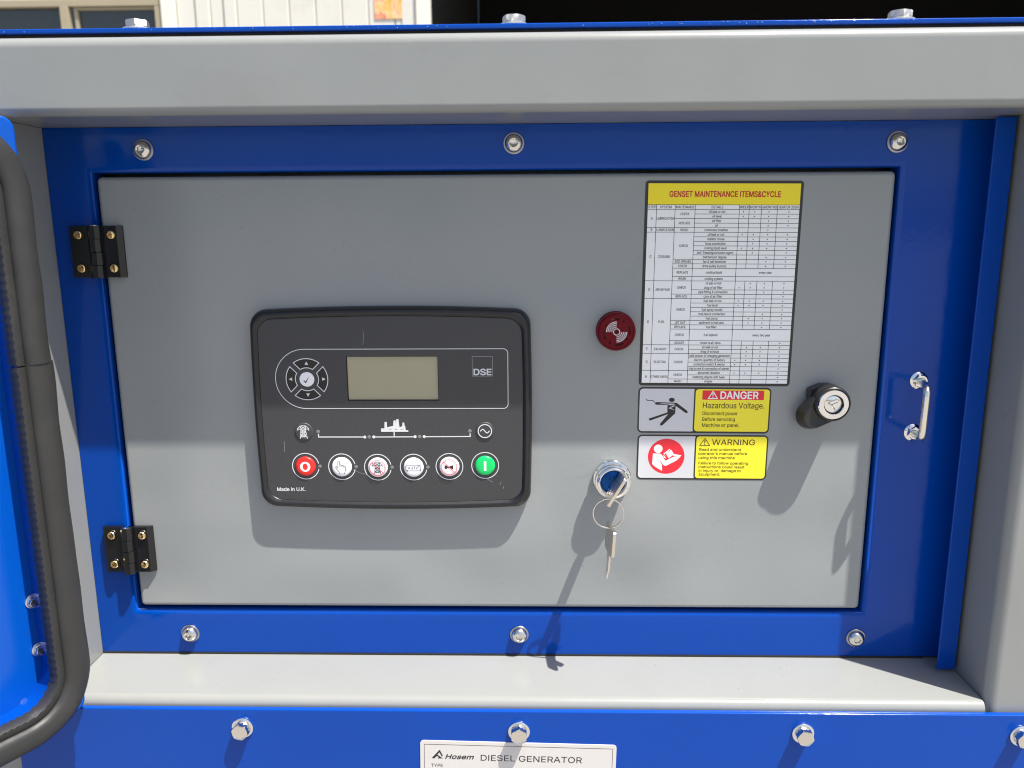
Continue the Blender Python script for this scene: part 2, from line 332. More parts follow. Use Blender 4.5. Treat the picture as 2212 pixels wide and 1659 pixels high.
GLYPHS = r"""A480|16 0 201 509 276 509 463 0 395 0 287 302 232 478 245 478 191 302 85 0|110 142 110 199 370 199 370 142
B456|60 0 60 509 266 508 310 499 329 491 359 470 381 442 394 410 398 374 392 331 381 310 356 286 326 270 315 267 315 262 339 257 363 245 385 227 402 203 409 189 414 173 418 136 414 100 400 67 390 52 377 39 362 28 344 18 324 10 301 4 247 0|125 57 272 58 296 63 315 70 330 80 341 92 349 106 353 120 355 137 352 162 342 184 327 203 306 218 280 228 248 231 125 231|125 285 252 286 277 291 299 302 316 317 329 336 335 359 335 388 330 404 323 417 313 429 299 439 283 446 263 451 125 452
C510|245 -6 205 1 167 15 134 36 104 63 80 96 61 135 53 157 43 203 40 254 43 305 53 352 70 393 80 412 104 445 150 484 167 494 205 508 245 515 286 515 323 509 357 498 388 482 415 460 438 433 456 402 469 367 473 348 408 348 395 384 375 413 348 435 304 452 280 456 244 454 223 450 184 432 166 419 150 404 125 364 113 332 104 275 104 233 113 177 125 145 137 124 151 105 166 89 184 76 203 66 244 54 280 53 327 64 348 74 375 96 389 114 405 148 408 160 473 160 464 124 448 91 428 62 416 49 373 18 341 5 305 -4 286 -6
D502|96 0 96 57 235 58 272 63 304 74 318 81 337 94 354 110 368 128 385 164 397 216 399 255 397 294 385 346 368 381 354 399 338 415 320 428 291 441 258 449 221 452 93 452 93 509 249 508 272 506 315 495 334 488 370 467 399 441 412 426 433 391 449 351 459 305 462 255 459 205 449 159 433 119 411 84 384 54 351 31 332 21 291 8 268 3 244 1|125 509 125 0 60 0 60 509
E419|60 0 60 509 372 509 372 452 125 452 125 286 355 286 355 229 125 229 125 57 375 57 375 0
F410|60 0 60 509 369 509 369 452 125 452 125 278 346 278 346 221 125 221 125 0
G520|247 -6 205 1 185 7 149 25 117 49 79 97 60 136 47 180 41 228 41 280 47 329 60 373 79 412 103 445 149 484 184 502 223 512 265 516 304 513 340 504 374 489 403 469 429 445 449 416 470 367 474 349 408 349 387 393 365 419 347 434 315 448 291 454 265 456 222 450 183 432 150 404 125 364 113 332 104 275 104 233 113 177 125 145 137 124 151 105 166 89 184 76 203 66 246 54 290 54 328 63 361 81 386 107 396 123 410 160 414 180 415 202 434 199 283 199 283 256 478 256 477 179 471 141 459 107 431 62 406 38 377 19 344 5 308 -4 289 -6
H517|60 0 60 509 125 509 125 289 392 289 392 509 457 509 457 0 392 0 392 232 125 232 125 0
I187|61 0 61 509 126 509 126 0
J396|163 -6 143 -3 106 11 75 33 62 47 52 63 38 100 34 122 33 173 98 173 100 123 104 104 112 88 122 74 149 56 185 50 204 52 220 56 235 64 248 74 258 88 266 104 270 123 272 145 272 509 336 509 335 122 326 81 307 47 294 33 263 11 246 3 227 -3 207 -6
K467|104 145 104 216 174 303 364 509 448 509 231 276 228 276|60 0 60 509 125 509 125 0|372 0 188 259 228 309 449 0
L393|60 0 60 509 125 509 125 57 361 57 361 0
M628|60 0 60 509 152 509 287 159 322 49 307 49 352 187 476 509 568 509 568 0 504 0 507 457 513 457 456 291 342 0 286 0 159 321 112 457 119 457 122 291 122 0
N523|60 0 60 509 136 509 363 151 388 107 414 55 405 54 399 157 399 509 463 509 463 0 387 0 177 331 108 452 119 454 125 291 125 0
O533|245 -6 205 1 167 15 134 36 105 63 81 96 61 135 53 157 43 203 40 254 43 305 53 352 70 393 92 429 119 459 150 484 167 494 205 508 245 515 289 515 329 508 367 494 400 472 429 445 453 412 473 373 486 329 492 280 492 228 486 179 473 135 453 96 429 63 400 36 367 15 329 1 289 -6|289 54 330 66 349 76 367 89 383 104 408 144 425 194 430 254 428 296 415 349 396 386 383 404 367 420 349 433 330 443 289 455 244 455 203 443 184 433 166 420 151 404 137 385 125 364 113 332 104 275 104 233 113 176 125 144 137 123 166 89 184 76 203 66 244 54
P445|60 0 60 509 263 508 289 504 312 497 350 476 366 462 379 447 390 430 404 391 408 370 408 325 398 284 390 265 379 248 366 233 350 219 332 207 312 198 289 191 263 187 109 186 109 242 252 243 284 250 308 263 318 272 333 294 342 320 344 348 342 376 333 402 318 423 297 439 268 449 232 452 125 452 125 0
R449|60 0 60 509 264 508 312 498 333 489 351 478 367 465 380 450 398 415 408 374 408 330 398 289 390 271 380 255 367 240 333 217 312 209 264 199 96 198 96 255 253 256 284 262 298 267 319 281 334 300 342 324 345 352 339 393 327 416 309 433 298 440 269 449 233 452 125 452 125 0|353 0 230 229 303 229 428 0
S447|197 -8 149 1 108 19 76 44 54 77 46 96 41 115 38 137 104 137 110 110 123 88 142 71 180 54 224 49 272 55 299 66 321 82 336 102 342 114 346 139 342 161 338 171 325 186 296 205 245 222 164 245 112 269 86 289 71 307 60 326 54 348 52 372 53 393 58 413 65 431 75 448 87 463 119 488 158 506 180 512 227 516 274 512 296 506 316 498 351 476 377 449 387 433 399 397 401 378 337 378 334 396 327 412 316 425 302 437 267 453 247 458 209 458 180 453 145 435 129 418 119 398 115 376 119 352 124 342 148 319 169 308 212 293 312 264 359 238 387 209 395 198 405 171 408 139 407 119 403 99 396 81 374 48 360 34 343 22 309 5 278 -4 243 -8
T449|32 452 32 509 417 509 417 452 257 452 257 0 193 0 193 452
U517|239 -7 186 2 154 15 133 28 114 43 98 61 85 80 74 101 66 124 60 173 60 509 124 509 125 160 128 144 141 113 161 88 173 77 187 68 220 56 259 52 298 56 331 68 345 77 368 100 377 113 389 144 393 178 393 509 457 509 456 148 444 101 433 80 403 43 384 28 348 8 315 -2 279 -7
V480|204 0 16 509 84 509 192 206 248 31 235 31 267 138 395 509 463 509 278 0
W686|155 0 16 509 82 509 187 94 197 40 189 40 211 145 306 509 380 509 486 94 497 40 488 40 510 145 603 509 670 509 530 0 455 0 351 391 336 475 350 475 335 395 318 323 230 0
Y472|203 0 203 208 16 509 91 509 222 292 250 230 224 230 244 280 280 344 381 509 455 509 268 208 268 0
a389|142 -8 109 -1 80 13 57 32 40 58 34 74 30 108 34 138 43 161 67 187 100 204 125 211 252 230 265 235 273 243 276 257 274 278 267 297 256 311 240 322 220 329 196 331 171 329 140 318 118 301 100 274 41 291 57 322 67 335 91 356 118 370 163 382 205 384 251 376 275 367 297 352 315 333 329 306 336 272 337 0 277 0 277 52 272 52 264 38 245 18 215 1 176 -8|187 46 215 53 239 66 256 83 268 104 275 126 276 190 259 182 175 168 134 159 109 145 98 132 92 105 94 87 102 72 114 60 139 49 159 46
b424|229 -8 198 -5 172 4 138 31 118 59 112 59 112 0 53 0 53 509 114 509 114 319 118 319 137 346 161 367 183 378 197 382 229 384 252 383 274 378 294 371 313 361 330 348 359 314 376 278 385 245 390 189 388 151 376 99 359 63 330 29 313 16 274 -2|237 48 266 58 279 66 300 88 309 101 321 133 327 169 327 209 321 245 309 276 291 301 280 311 253 325 237 329 203 329 188 326 161 312 140 291 125 263 116 229 113 189 116 149 125 115 140 87 162 65 175 57 203 48
c396|182 -6 159 -2 137 6 117 16 82 46 68 64 49 100 39 133 34 187 36 225 49 276 68 312 82 330 117 360 137 370 159 378 207 384 247 380 284 368 315 349 340 322 353 301 362 277 303 262 298 276 281 301 270 311 257 319 226 329 189 329 158 319 145 310 124 287 115 274 103 242 97 206 97 169 103 134 108 117 124 88 145 66 158 57 189 47 217 46 243 52 258 58 271 66 282 76 292 89 304 117 363 102 348 67 334 46 296 14 261 -1 221 -8
d424|195 -8 151 -2 130 6 111 16 94 29 79 45 66 63 49 99 39 133 34 189 36 227 43 262 55 293 66 314 95 348 112 361 131 371 151 378 173 383 228 382 253 373 273 360 287 346 306 319 311 319 311 509 372 509 372 0 313 0 313 59 307 59 287 31 263 10 241 -1 212 -7|221 48 250 57 263 65 284 87 299 115 305 131 311 169 311 209 305 247 293 278 274 302 263 312 237 326 205 330 188 329 172 325 145 311 124 289 115 276 103 245 97 209 97 169 103 133 116 101 134 76 145 66 172 52 188 48
e404|212 -8 160 -2 117 16 98 30 82 46 68 64 49 100 39 132 34 187 36 224 43 259 55 290 67 311 80 329 97 346 115 359 135 370 157 378 205 384 236 382 266 374 307 352 330 329 341 315 357 282 363 263 370 219 371 169 75 169 75 221 338 221 310 202 307 237 298 269 283 294 274 305 263 314 237 326 205 330 173 326 159 321 135 304 116 283 103 256 97 226 97 158 104 122 110 106 118 92 139 70 164 54 195 47 223 46 254 53 271 61 291 80 302 96 306 105 365 91 353 63 335 39 324 28 298 11 267 -1 231 -7
f254|228 379 228 327 6 327 6 379|81 0 82 447 89 474 104 496 113 505 135 519 161 527 187 530 222 527 243 521 227 468 215 472 195 474 171 470 154 460 145 443 142 419 142 0
g425|187 -150 150 -145 119 -134 93 -119 64 -91 51 -69 101 -41 136 -78 165 -92 207 -97 229 -96 249 -92 267 -85 282 -75 295 -62 304 -46 309 -28 311 -6 311 68 306 68 287 41 263 22 241 11 212 6 172 6 151 10 132 17 95 39 80 53 66 70 49 104 39 136 34 191 36 228 43 262 55 293 66 314 95 348 112 361 131 371 173 383 228 382 253 373 281 353 308 319 313 319 313 379 372 379 371 -33 367 -54 360 -73 350 -90 338 -105 309 -128 272 -143 230 -150|222 60 251 68 264 75 285 95 300 121 309 154 312 193 309 231 300 264 285 291 275 303 251 320 237 326 205 330 172 326 145 312 124 290 109 262 99 230 96 193 99 155 109 123 124 96 145 76 172 63 188 60
h410|114 0 53 0 53 509 114 509 114 287 102 287 112 311 124 332 137 349 152 362 169 372 187 379 207 383 246 383 280 376 309 360 332 336 341 321 348 304 353 285 357 240 357 0 296 0 295 256 290 275 283 291 273 304 261 315 246 323 210 329 184 326 161 317 141 303 126 283 117 257 115 243
i167|53 0 53 379 114 379 114 0|84 443 68 446 54 455 44 468 41 483 44 499 54 512 68 521 84 524 100 521 114 512 123 499 126 483 123 468 114 455 100 446
k381|110 137 110 212 121 212 284 379 360 379 184 199 177 199|53 0 53 509 114 509 114 0|294 0 148 186 191 229 372 0
l166|53 0 53 530 113 530 113 0
m610|53 0 53 379 112 379 112 295 108 295 112 310 124 335 141 355 161 370 183 381 219 386 257 380 273 372 287 361 309 332 321 295 312 295 322 320 337 343 357 361 381 375 408 383 437 386 468 382 497 372 522 354 541 328 548 313 553 296 557 255 557 0 496 0 495 273 490 289 483 303 473 313 461 321 434 329 395 328 374 320 351 299 341 280 335 247 335 0 274 0 273 275 269 288 253 311 242 319 215 329 178 328 158 320 132 299 121 278 115 253 114 0
n410|114 0 53 0 53 379 112 379 112 287 102 287 112 311 124 332 137 349 152 362 169 372 187 379 207 383 246 383 280 376 309 360 332 336 341 321 348 304 353 285 357 240 357 0 296 0 295 256 290 275 283 291 273 304 261 315 246 323 210 329 184 326 161 317 141 303 126 283 117 257 115 243
o415|207 -8 159 -2 137 6 117 16 82 46 68 64 49 100 39 133 34 187 36 225 49 276 68 312 82 330 117 360 137 370 159 378 207 384 256 378 279 370 299 360 334 330 347 312 366 276 376 243 381 187 379 150 366 100 347 64 334 46 299 16 279 6 256 -2|226 47 257 57 282 76 292 88 307 117 316 151 319 187 316 224 307 258 292 287 270 310 257 319 226 329 189 329 158 319 145 310 124 287 115 274 103 242 97 206 97 169 103 134 108 117 124 88 145 66 158 57 189 47
p424|53 -143 53 379 112 379 112 319 118 319 137 346 161 367 183 378 197 382 229 384 252 383 274 378 294 371 313 361 330 348 359 314 376 278 385 245 390 189 388 151 376 99 359 63 330 29 313 16 274 -2 229 -8 198 -5 173 4 145 24 138 31 118 59 114 59 114 -143|237 48 266 58 279 66 300 88 309 101 321 133 327 169 327 209 321 245 309 276 291 301 280 311 253 325 237 329 203 329 188 326 161 312 140 291 125 263 116 229 113 189 116 149 125 115 140 87 162 65 175 57 203 48
q424|372 -143 311 -143 311 59 306 59 287 31 263 10 241 -1 212 -7 195 -8 151 -2 130 6 111 16 94 29 79 45 66 63 49 99 39 133 34 189 36 227 43 262 55 293 66 314 95 348 112 361 131 371 151 378 173 383 228 382 253 373 273 360 287 346 307 319 313 319 313 379 372 379|221 48 250 57 263 65 284 87 299 115 305 131 311 169 311 209 305 247 293 278 274 302 263 312 237 326 205 330 188 329 172 325 145 311 124 289 115 276 103 245 97 209 97 169 103 133 116 101 134 76 145 66 172 52 188 48
r259|53 0 53 379 112 379 112 321 115 321 121 335 140 357 152 367 166 375 196 384 243 384 243 322 207 326 170 320 149 309 126 284 117 262 114 237 114 0
s365|163 -7 128 -2 112 3 84 18 72 27 53 50 40 78 36 94 94 107 105 79 124 60 136 53 164 46 200 46 217 49 244 62 262 81 268 103 264 121 254 136 237 147 212 155 125 177 86 196 72 208 61 222 53 237 47 274 48 290 57 319 65 332 87 354 100 363 131 376 149 381 187 384 223 381 254 372 279 358 299 339 320 304 324 290 268 277 258 298 243 316 220 329 187 333 156 329 131 317 114 299 110 288 110 267 117 250 133 237 157 227 254 202 275 193 292 183 306 171 317 157 325 142 329 126 331 107 330 90 320 60 302 35 276 14 260 6 223 -4 203 -7
t227|204 379 204 327 6 327 6 379|65 471 126 471 128 76 136 61 142 56 159 51 185 51 202 54 213 2 192 -3 168 -4 125 2 107 10 92 21 80 35 72 52 67 71 65 93
u410|164 -4 146 -1 115 11 89 30 69 59 62 76 54 116 53 379 114 379 115 123 120 104 127 88 137 75 149 64 164 56 200 50 226 53 249 62 269 76 289 109 295 137 296 379 357 379 357 0 298 0 298 92 307 92 286 47 272 30 257 17 240 7 222 0 203 -4
v389|163 0 17 379 84 379 165 155 206 21 184 21 224 155 305 379 371 379 226 0
w567|138 0 23 379 87 379 154 137 175 41 165 41 186 135 206 214 252 379 316 379 382 136 402 41 391 41 413 135 480 379 545 379 429 0 368 0 291 280 277 338 291 338 263 225 199 0
x379|21 0 171 218 171 171 29 379 100 379 207 206 175 206 233 306 282 379 352 379 209 169 209 214 358 0 287 0 231 85 173 182 205 182 148 85 91 0
y389|47 -139 61 -86 88 -90 104 -89 118 -84 136 -67 151 -36 163 -1 17 379 84 379 165 155 206 21 184 21 202 87 224 155 305 379 371 379 198 -72 177 -107 159 -124 139 -136 116 -143 91 -145 65 -143
z380|42 0 42 46 254 320 254 323 48 323 48 379 333 379 333 331 126 60 126 56 339 56 339 0
j167|53 379 114 379 113 -47 107 -77 95 -102 76 -122 52 -135 21 -142 -10 -143 -10 -87 14 -86 33 -79 46 -64 50 -54 53 -29|83 443 67 446 53 455 44 468 41 483 44 499 53 512 67 521 83 524 100 521 114 512 123 499 126 483 123 468 114 455 100 446
0453|208 -6 191 -4 144 14 117 35 85 77 69 113 57 155 50 202 48 254 50 306 57 353 69 395 85 431 106 461 130 484 159 502 174 508 208 515 245 515 279 508 309 494 336 473 348 461 368 431 384 395 396 353 403 306 405 254 403 202 396 155 384 113 368 77 348 48 323 24 309 14 263 -4 245 -6|227 50 262 56 290 74 303 87 322 122 338 176 344 233 344 275 338 332 330 365 313 405 303 422 276 446 262 454 227 460 192 454 177 446 163 435 151 422 140 405 123 365 115 332 109 275 109 233 115 176 123 144 140 103 151 87 163 74 192 56
2453|64 0 64 47 282 282 311 327 318 349 320 371 317 397 308 419 293 436 262 454 224 460 196 457 172 447 153 433 139 413 130 390 127 362 66 362 67 384 71 405 77 424 86 442 97 458 111 473 143 496 162 505 181 511 202 515 247 515 268 511 306 497 337 474 350 461 370 429 380 392 379 345 365 304 348 275 267 180 153 60 153 57 389 57 389 0
5453|199 -6 159 3 140 11 108 32 94 45 74 76 62 111 60 130 122 130 127 108 145 80 173 60 196 52 221 50 250 54 264 58 287 72 298 81 314 104 320 117 327 146 327 178 320 208 306 233 286 254 262 269 233 276 192 275 156 264 136 253 128 246 67 253 96 509 366 509 366 452 151 452 134 301 166 320 203 332 229 334 263 330 294 321 321 306 345 285 364 260 379 231 388 198 391 163 390 139 386 116 379 96 369 76 343 41 327 27 309 15 268 -1 245 -6
6453|203 -6 182 -2 161 5 142 15 109 40 84 74 75 94 65 138 65 180 73 219 86 253 102 285 137 340 252 509 322 509 151 261 145 261 165 288 179 299 205 310 225 314 258 313 298 303 316 295 347 271 370 240 384 202 388 180 388 134 384 112 368 73 343 39 310 14 271 -2 249 -6|241 49 267 56 290 70 314 101 324 128 327 157 324 187 314 213 299 235 290 244 267 257 254 262 226 265 198 262 174 252 163 245 145 225 132 201 126 173 126 143 132 115 145 90 163 70 186 56 212 49
&448|173 -6 129 4 110 12 93 22 65 47 45 78 35 114 35 149 42 177 54 201 85 235 140 279 237 352 255 375 260 389 262 405 258 427 245 445 237 452 214 460 201 461 184 459 168 453 155 444 145 431 139 416 137 399 139 380 145 363 169 327 438 0 364 0 102 318 87 344 78 370 75 398 79 430 84 445 99 470 121 491 134 499 165 510 200 513 235 510 266 499 290 482 308 459 320 433 324 404 322 382 305 342 291 325 256 293 140 206 118 185 104 164 98 143 98 119 104 97 116 78 133 63 154 52 193 46 223 50 251 59 290 84 312 108 336 151 346 186 349 224 408 224 402 161 385 115 371 92 320 34 289 15 252 1 215 -6
/249|235 533 71 -76 14 -76 178 533
-453|337 244 337 188 114 188 114 244
.188|95 -4 78 -1 63 9 53 24 50 41 53 59 63 73 78 83 95 87 113 83 128 73 138 59 141 41 138 24 128 9 113 -1
'206|78 318 70 509 136 509 128 318
X470|18 0 196 263 26 509 103 509 235 313 367 509 442 509 273 262 452 0 376 0 235 211 94 0"""
for line in GLYPHS.split('\n'):
    ch = line[0]; head, *sp = line[1:].split('|')
    gl = []
    for s_ in sp:
        v = list(map(int, s_.split())); gl.append([(v[i], v[i + 1]) for i in range(0, len(v), 2)])
    GL[ch] = (int(head), gl)
GL[' '] = (190, [])
def text_loops(s, x, z, cap, sx=1., align='l', width=None, track=0., shear=0.):
    k = cap / 509; adv = sum(GL[c][0] + track for c in s) * k
    if width: sx = width / adv
    adv *= sx; x0 = x - (adv / 2 if align == 'c' else adv if align == 'r' else 0)
    out = []; cx = x0
    for c in s:
        w, gl = GL[c]
        if gl: out.append((c, cx, z, k * sx, k, shear))
        cx += (w + track) * k * sx
    return out

# ------------------------------------------------------------------ fasteners (local: x/z plane, head towards -y)
MESH = {}
def hexbolt(parent, loc, rot=(0, 0, 0), spin=0., name='bolt', m=STEEL, mesh='hb'):
    if 'hb' not in MESH:
        b = MB()
        n = 48
        b.loft([circ(6.4, 2.0, n), circ(6.6, 2.3, n), circ(6.6, 3.2, n), ngon_pts(6, 7.5, 3.4, n), ngon_pts(6, 7.5, 7.9, n), [(p[0] * .5 + q[0] * .5, -8.7, p[2] * .5 + q[2] * .5) for p, q in zip(ngon_pts(6, 7.5, 8.7, n), circ(6.5, 8.7, n))],
                circ(6.0, 8.9, n), circ(5.5, 8.6, n), circ(1.0, 8.55, n)], False, True)
        o = b.build('bolt', STEEL, None, angle=25)
        MESH['hb'] = o.data; bpy.data.objects.remove(o)
        o = lathe([(4.2, .1), (9.0, .1), (9.2, .5), (9.2, 1.5), (8.9, 1.8), (7.4, 2.1), (4.2, 2.1)], 44, cap1=True).build('washer', WASHER)
        MESH['hw'] = o.data; bpy.data.objects.remove(o)
    if mesh == 'rb' and 'rb' not in MESH: MESH['rb'] = MESH['hb'].copy(); MESH['rb'].materials[0] = STEELR
    o = bpy.data.objects.new(name, MESH[mesh]); COL.objects.link(o); o.parent = parent
    o.location = [c / 1000 for c in loc]; o.rotation_euler = rot
    if spin: o.rotation_euler = (Matrix.Rotation(0, 4, 'X') @ o.rotation_euler.to_matrix().to_4x4() @ Matrix.Rotation(spin, 4, 'Y')).to_euler()
    w = bpy.data.objects.new('washer', MESH['hw']); COL.objects.link(w); w.parent = o
    return o
def button_screw(parent, loc, tilt=(0, 0), spin=0.):
    if 'bs' not in MESH:
        n = 48; b = MB()
        dome = [(7.6, 1.3), (7.6, 2.0), (7.4, 3.1), (6.8, 4.4), (5.7, 5.6), (4.4, 6.4), (3.7, 6.65)]
        loops = [circ(r, h, n) for r, h in dome] + [circ(3.4, 6.6, n), ngon_pts(6, 3.1, 6.1, n), ngon_pts(6, 3.0, 3.6, n), circ(1.2, 3.0, n)]
        b.loft(loops, False, True)
        o = b.build('screw', STEEL, None, angle=40); MESH['bs'] = o.data; bpy.data.objects.remove(o)
        o = lathe([(4.2, .1), (8.5, .1), (8.7, .4), (8.7, 1.0), (8.4, 1.3), (7.2, 1.35), (4.2, 1.3)], 44).build('washer', WASHS)
        MESH['bw'] = o.data; bpy.data.objects.remove(o)
    o = bpy.data.objects.new('screw', MESH['bs']); COL.objects.link(o); o.parent = parent
    o.location = [c / 1000 for c in loc]; o.rotation_euler = (tilt[0], spin, tilt[1])
    w = bpy.data.objects.new('washer', MESH['bw']); COL.objects.link(w); w.parent = o
    return o
def cross_screw(parent, loc, spin=0., r=3.3):
    if 'cs' not in MESH:
        n = 64; b = MB()
        def cr(rr, w, h):
            out = []
            for j in range(n):
                a = 2 * math.pi * j / n; q = abs(((a + math.pi / 4) % (math.pi / 2)) - math.pi / 4)
                rad = min(rr / math.cos(q), w / max(math.sin(q), 1e-3)) if q < math.pi / 4 else w * 1.41
                rad = max(rad, w); out.append((rad * math.cos(a), -h, rad * math.sin(a)))
            return out
        b.loft([circ(3.9, -1.5, n), circ(3.9, .5, n), circ(3.75, 1.3, n), circ(3.3, 2.0, n), circ(2.7, 2.4, n), cr(2.1, .6, 2.55), cr(1.7, .5, 1.2), circ(.3, .7, n)], False, True)
        o = b.build('screw', BRASS, None, angle=40); MESH['cs'] = o.data; bpy.data.objects.remove(o)
    o = bpy.data.objects.new('screw', MESH['cs']); COL.objects.link(o); o.parent = parent
    o.location = [c / 1000 for c in loc]; o.rotation_euler = (0, spin, 0)
    return o

# ------------------------------------------------------------------ generator housing
def arc(cx, cy, r, a0, a1, n=8):
    return [(cx + r * math.cos(R(a0 + (a1 - a0) * k / n)), cy + r * math.sin(R(a0 + (a1 - a0) * k / n))) for k in range(n + 1)]
FR = -72.
hous = empty('generator_housing', (0, 0, 900))
tag(hous, 'grey and blue sheet metal generator housing around the recessed control panel', 'generator')
def H(p):  # world mm -> housing local mm
    return (p[0], p[1], p[2] - 900)
# top beam: profile in y/z swept along x
prof = [(60, 1537)] + arc(FR + 8, 1529, 8, 90, 180)[0:] + arc(FR + 6.5, 1487.1, 6.5, 180, 270) + [(60, 1480.6)]
def sweep_x(prof, x0, x1): return MB().loft([[H((x0, y, z)) for y, z in prof], [H((x1, y, z)) for y, z in prof]], True, True)
sweep_x(prof, -1000, 900).build('top_beam', GREYB, hous, angle=40, wn=True)
# ledge
prof = [(60, 998.5)] + arc(FR + 7, 991.5, 7, 90, 180) + [(FR, 930), (60, 930)]
sweep_x(prof, -409.2, 385.2).build('ledge', GREYB, hous, angle=40, wn=True)
# columns: profile in x/y swept along z
def sweep_z(prof, z0, z1): return MB().loft([[H((x, y, z0)) for x, y in prof], [H((x, y, z1)) for x, y in prof]], True, True)
prof = [(386.2, 60)] + arc(386.2 + 9, FR + .3 + 9, 9, 180, 270) + [(900, FR + .3), (900, 60)]
sweep_z(prof, 300, 1480.3).build('side_column', GREYB, hous, angle=40, wn=True)
prof = [(-409.9, 60)] + arc(-409.9 - 9, FR + .3 + 9, 9, 0, -90) + [(-1000, FR + .3), (-1000, 60)]
sweep_z(prof, 300, 1480.3).build('side_column', GREYB, hous, angle=40, wn=True)
# rear shell and closed body
MB().box(-1000, 900, 62, 1050, 300 - 900, 1536 - 900).build('body_shell', GREY, hous)
# roof sheet: blue, resting on a rubber strip above the beam
b = MB(); b.box(-1000, 900, FR + 8, 1050, 1540.2 - 900, 1543.6 - 900)
b.build('roof_sheet', BLUE, hous, bevel=.8, seg=3)
MB().box(-1000, 900, FR + 13, FR + 40, 1537.1 - 900, 1540.1 - 900).build('rubber_strip', RUBD, hous)
for x, z, y in ((-295.5, 0, -53), (-11.9, 0, -53), (272.8, 0, -53)):
     o = hexbolt(hous, H((x, y, 1543.7)), (R(-90), 0, 0), spin=random.uniform(0, 1), mesh='rb'); o.scale = (1.15, .82, 1.15)
# blue lower panel, in front of the ledge
LY = -78.
b = MB(); b.box(-448, 900, LY, LY + 5, 560 - 900, 991.6 - 900)
b.build('lower_panel', BLUE, hous, bevel=1.0, seg=3)
def LP(x, z): return (x * 1.0099, LY, 1400 - (1400 - z) * 1.0099)
for i, (x, z) in enumerate(((-246.3, 979.0), (-10.2, 977.4), (228.6, 977.8), (409.2, 977.2))):
    hexbolt(hous, H(LP(x, z)), (0, 0, 0), spin=(.26, .52, .16, .2)[i])
# chipped paint along the roof edge and grit on the ledge
b = MB()
for _ in range(34):
    x = random.choice((random.uniform(-430, 100), random.gauss(150, 90))); w = random.uniform(.2, .8)
    if abs(x) < 440: q = 641 + random.uniform(0, 1.8); b.box(x, x + w, FR + 7.6, FR + 8.6, q, q + .5)
tag(b.build('paint_chips', WASHER, hous, smooth=False), kind='stuff')
b = MB()
for _ in range(60):
    x, y, r = random.uniform(-395, 375), random.uniform(-60, -4), random.uniform(.2, .6)
    b.loft([[H((x + r * math.cos(a) * q, y + r * math.sin(a) * q, 998.5 + h)) for a in (0, 1.1, 2.2, 3.3, 4.4, 5.3)] for q, h in ((1, -.1), (.8, .25), (.3, .4))], False, True)
tag(b.build('grit', CONC, hous, smooth=False), kind='stuff')
# dark joint under the blue frame
MB().box(-409, 366, -.6, 20, 998.7 - 900, 1000.4 - 900).build('joint_strip', RUBD, hous)

# ------------------------------------------------------------------ blue frame around the grey door
fr = empty('panel_frame', (-12, 0, 1000.5))
tag(fr, 'glossy blue sheet frame bolted around the grey control door with six socket screws', 'frame')
def F(p): return (p[0] + 12, p[1], p[2] - 1000.5)
X0, X1, Z0, Z1 = -409.4, 382.5, 1000.6, 1480.2
hx0, hx1, hz0, hz1 = -371.6, 306.4, 1044.2, 1443.2
b = MB(); loops = []
for o_, y in ((0, 18), (0, 5.5), (.2, 4.1), (.7, 2.75), (1.6, 1.6), (2.75, .7), (4.1, .2), (5.5, 0)):
    loops.append([F((hx0 - o_, y, hz0 - o_)), F((hx1 + o_, y, hz0 - o_)), F((hx1 + o_, y, hz1 + o_)), F((hx0 - o_, y, hz1 + o_))])
loops.append([F((X0, 0, Z0)), F((X1, 0, Z0)), F((X1, 0, Z1)), F((X0, 0, Z1))])
loops.append([F((X0, 2, Z0)), F((X1, 2, Z0)), F((X1, 2, Z1)), F((X0, 2, Z1))])
b.loft(loops)
b.build('frame_plate', BLUE, fr, angle=60, wn=True)
# outward fold and front lip at the right-hand end of the frame
b = MB(); b.box(380.6 + 12, 382.6 + 12, -23.2, -.2, 2.2, 478.6); b.build('side_fold', BLUE, fr, bevel=.4)
b = MB(); b.box(366.6 + 12, 382.8 + 12, -25.2, -23.3, 1.8, 478.9); b.build('front_lip', BLUE, fr, bevel=.7)
for i, (x, z) in enumerate(((-324.9, 1462.0), (-13.5, 1464.7), (301.8, 1463.2), (-323.1, 1020.1), (-10.8, 1020.6), (302.5, 1019.2))):
    button_screw(fr, F((x, 0, z)), (random.uniform(-.03, .03), random.uniform(-.03, .03)), spin=random.uniform(0, 1))

# pull handle
ph = empty('pull_handle', (337, 0, 1240)); tag(ph, 'small bright metal pull handle on the right side of the blue frame', 'handle')
def P(p): return (p[0] - 337, p[1], p[2] - 1240)
def bend(path, r, n=6):
    out = [Vector(path[0])]
    for i in range(1, len(path) - 1):
        p = Vector(path[i]); a = (Vector(path[i - 1]) - p).normalized(); c = (Vector(path[i + 1]) - p).normalized()
        s_, e_ = p + a * r, p + c * r
        for k in range(n + 1):
            t = k / n; out.append((1 - t) ** 2 * s_ + 2 * (1 - t) * t * p + t * t * e_)
    out.append(Vector(path[-1])); return out
pts = bend([P((337.8, -1, 1263.4)), P((337, -9, 1263.4)), P((329.0, -34, 1262.5)), P((328.5, -34, 1220.6)), P((336, -9, 1216.9)), P((336.7, -1, 1216.9))], 6)
MB().tube(pts, 3.1, 16).build('bar', BRIGHT, ph)
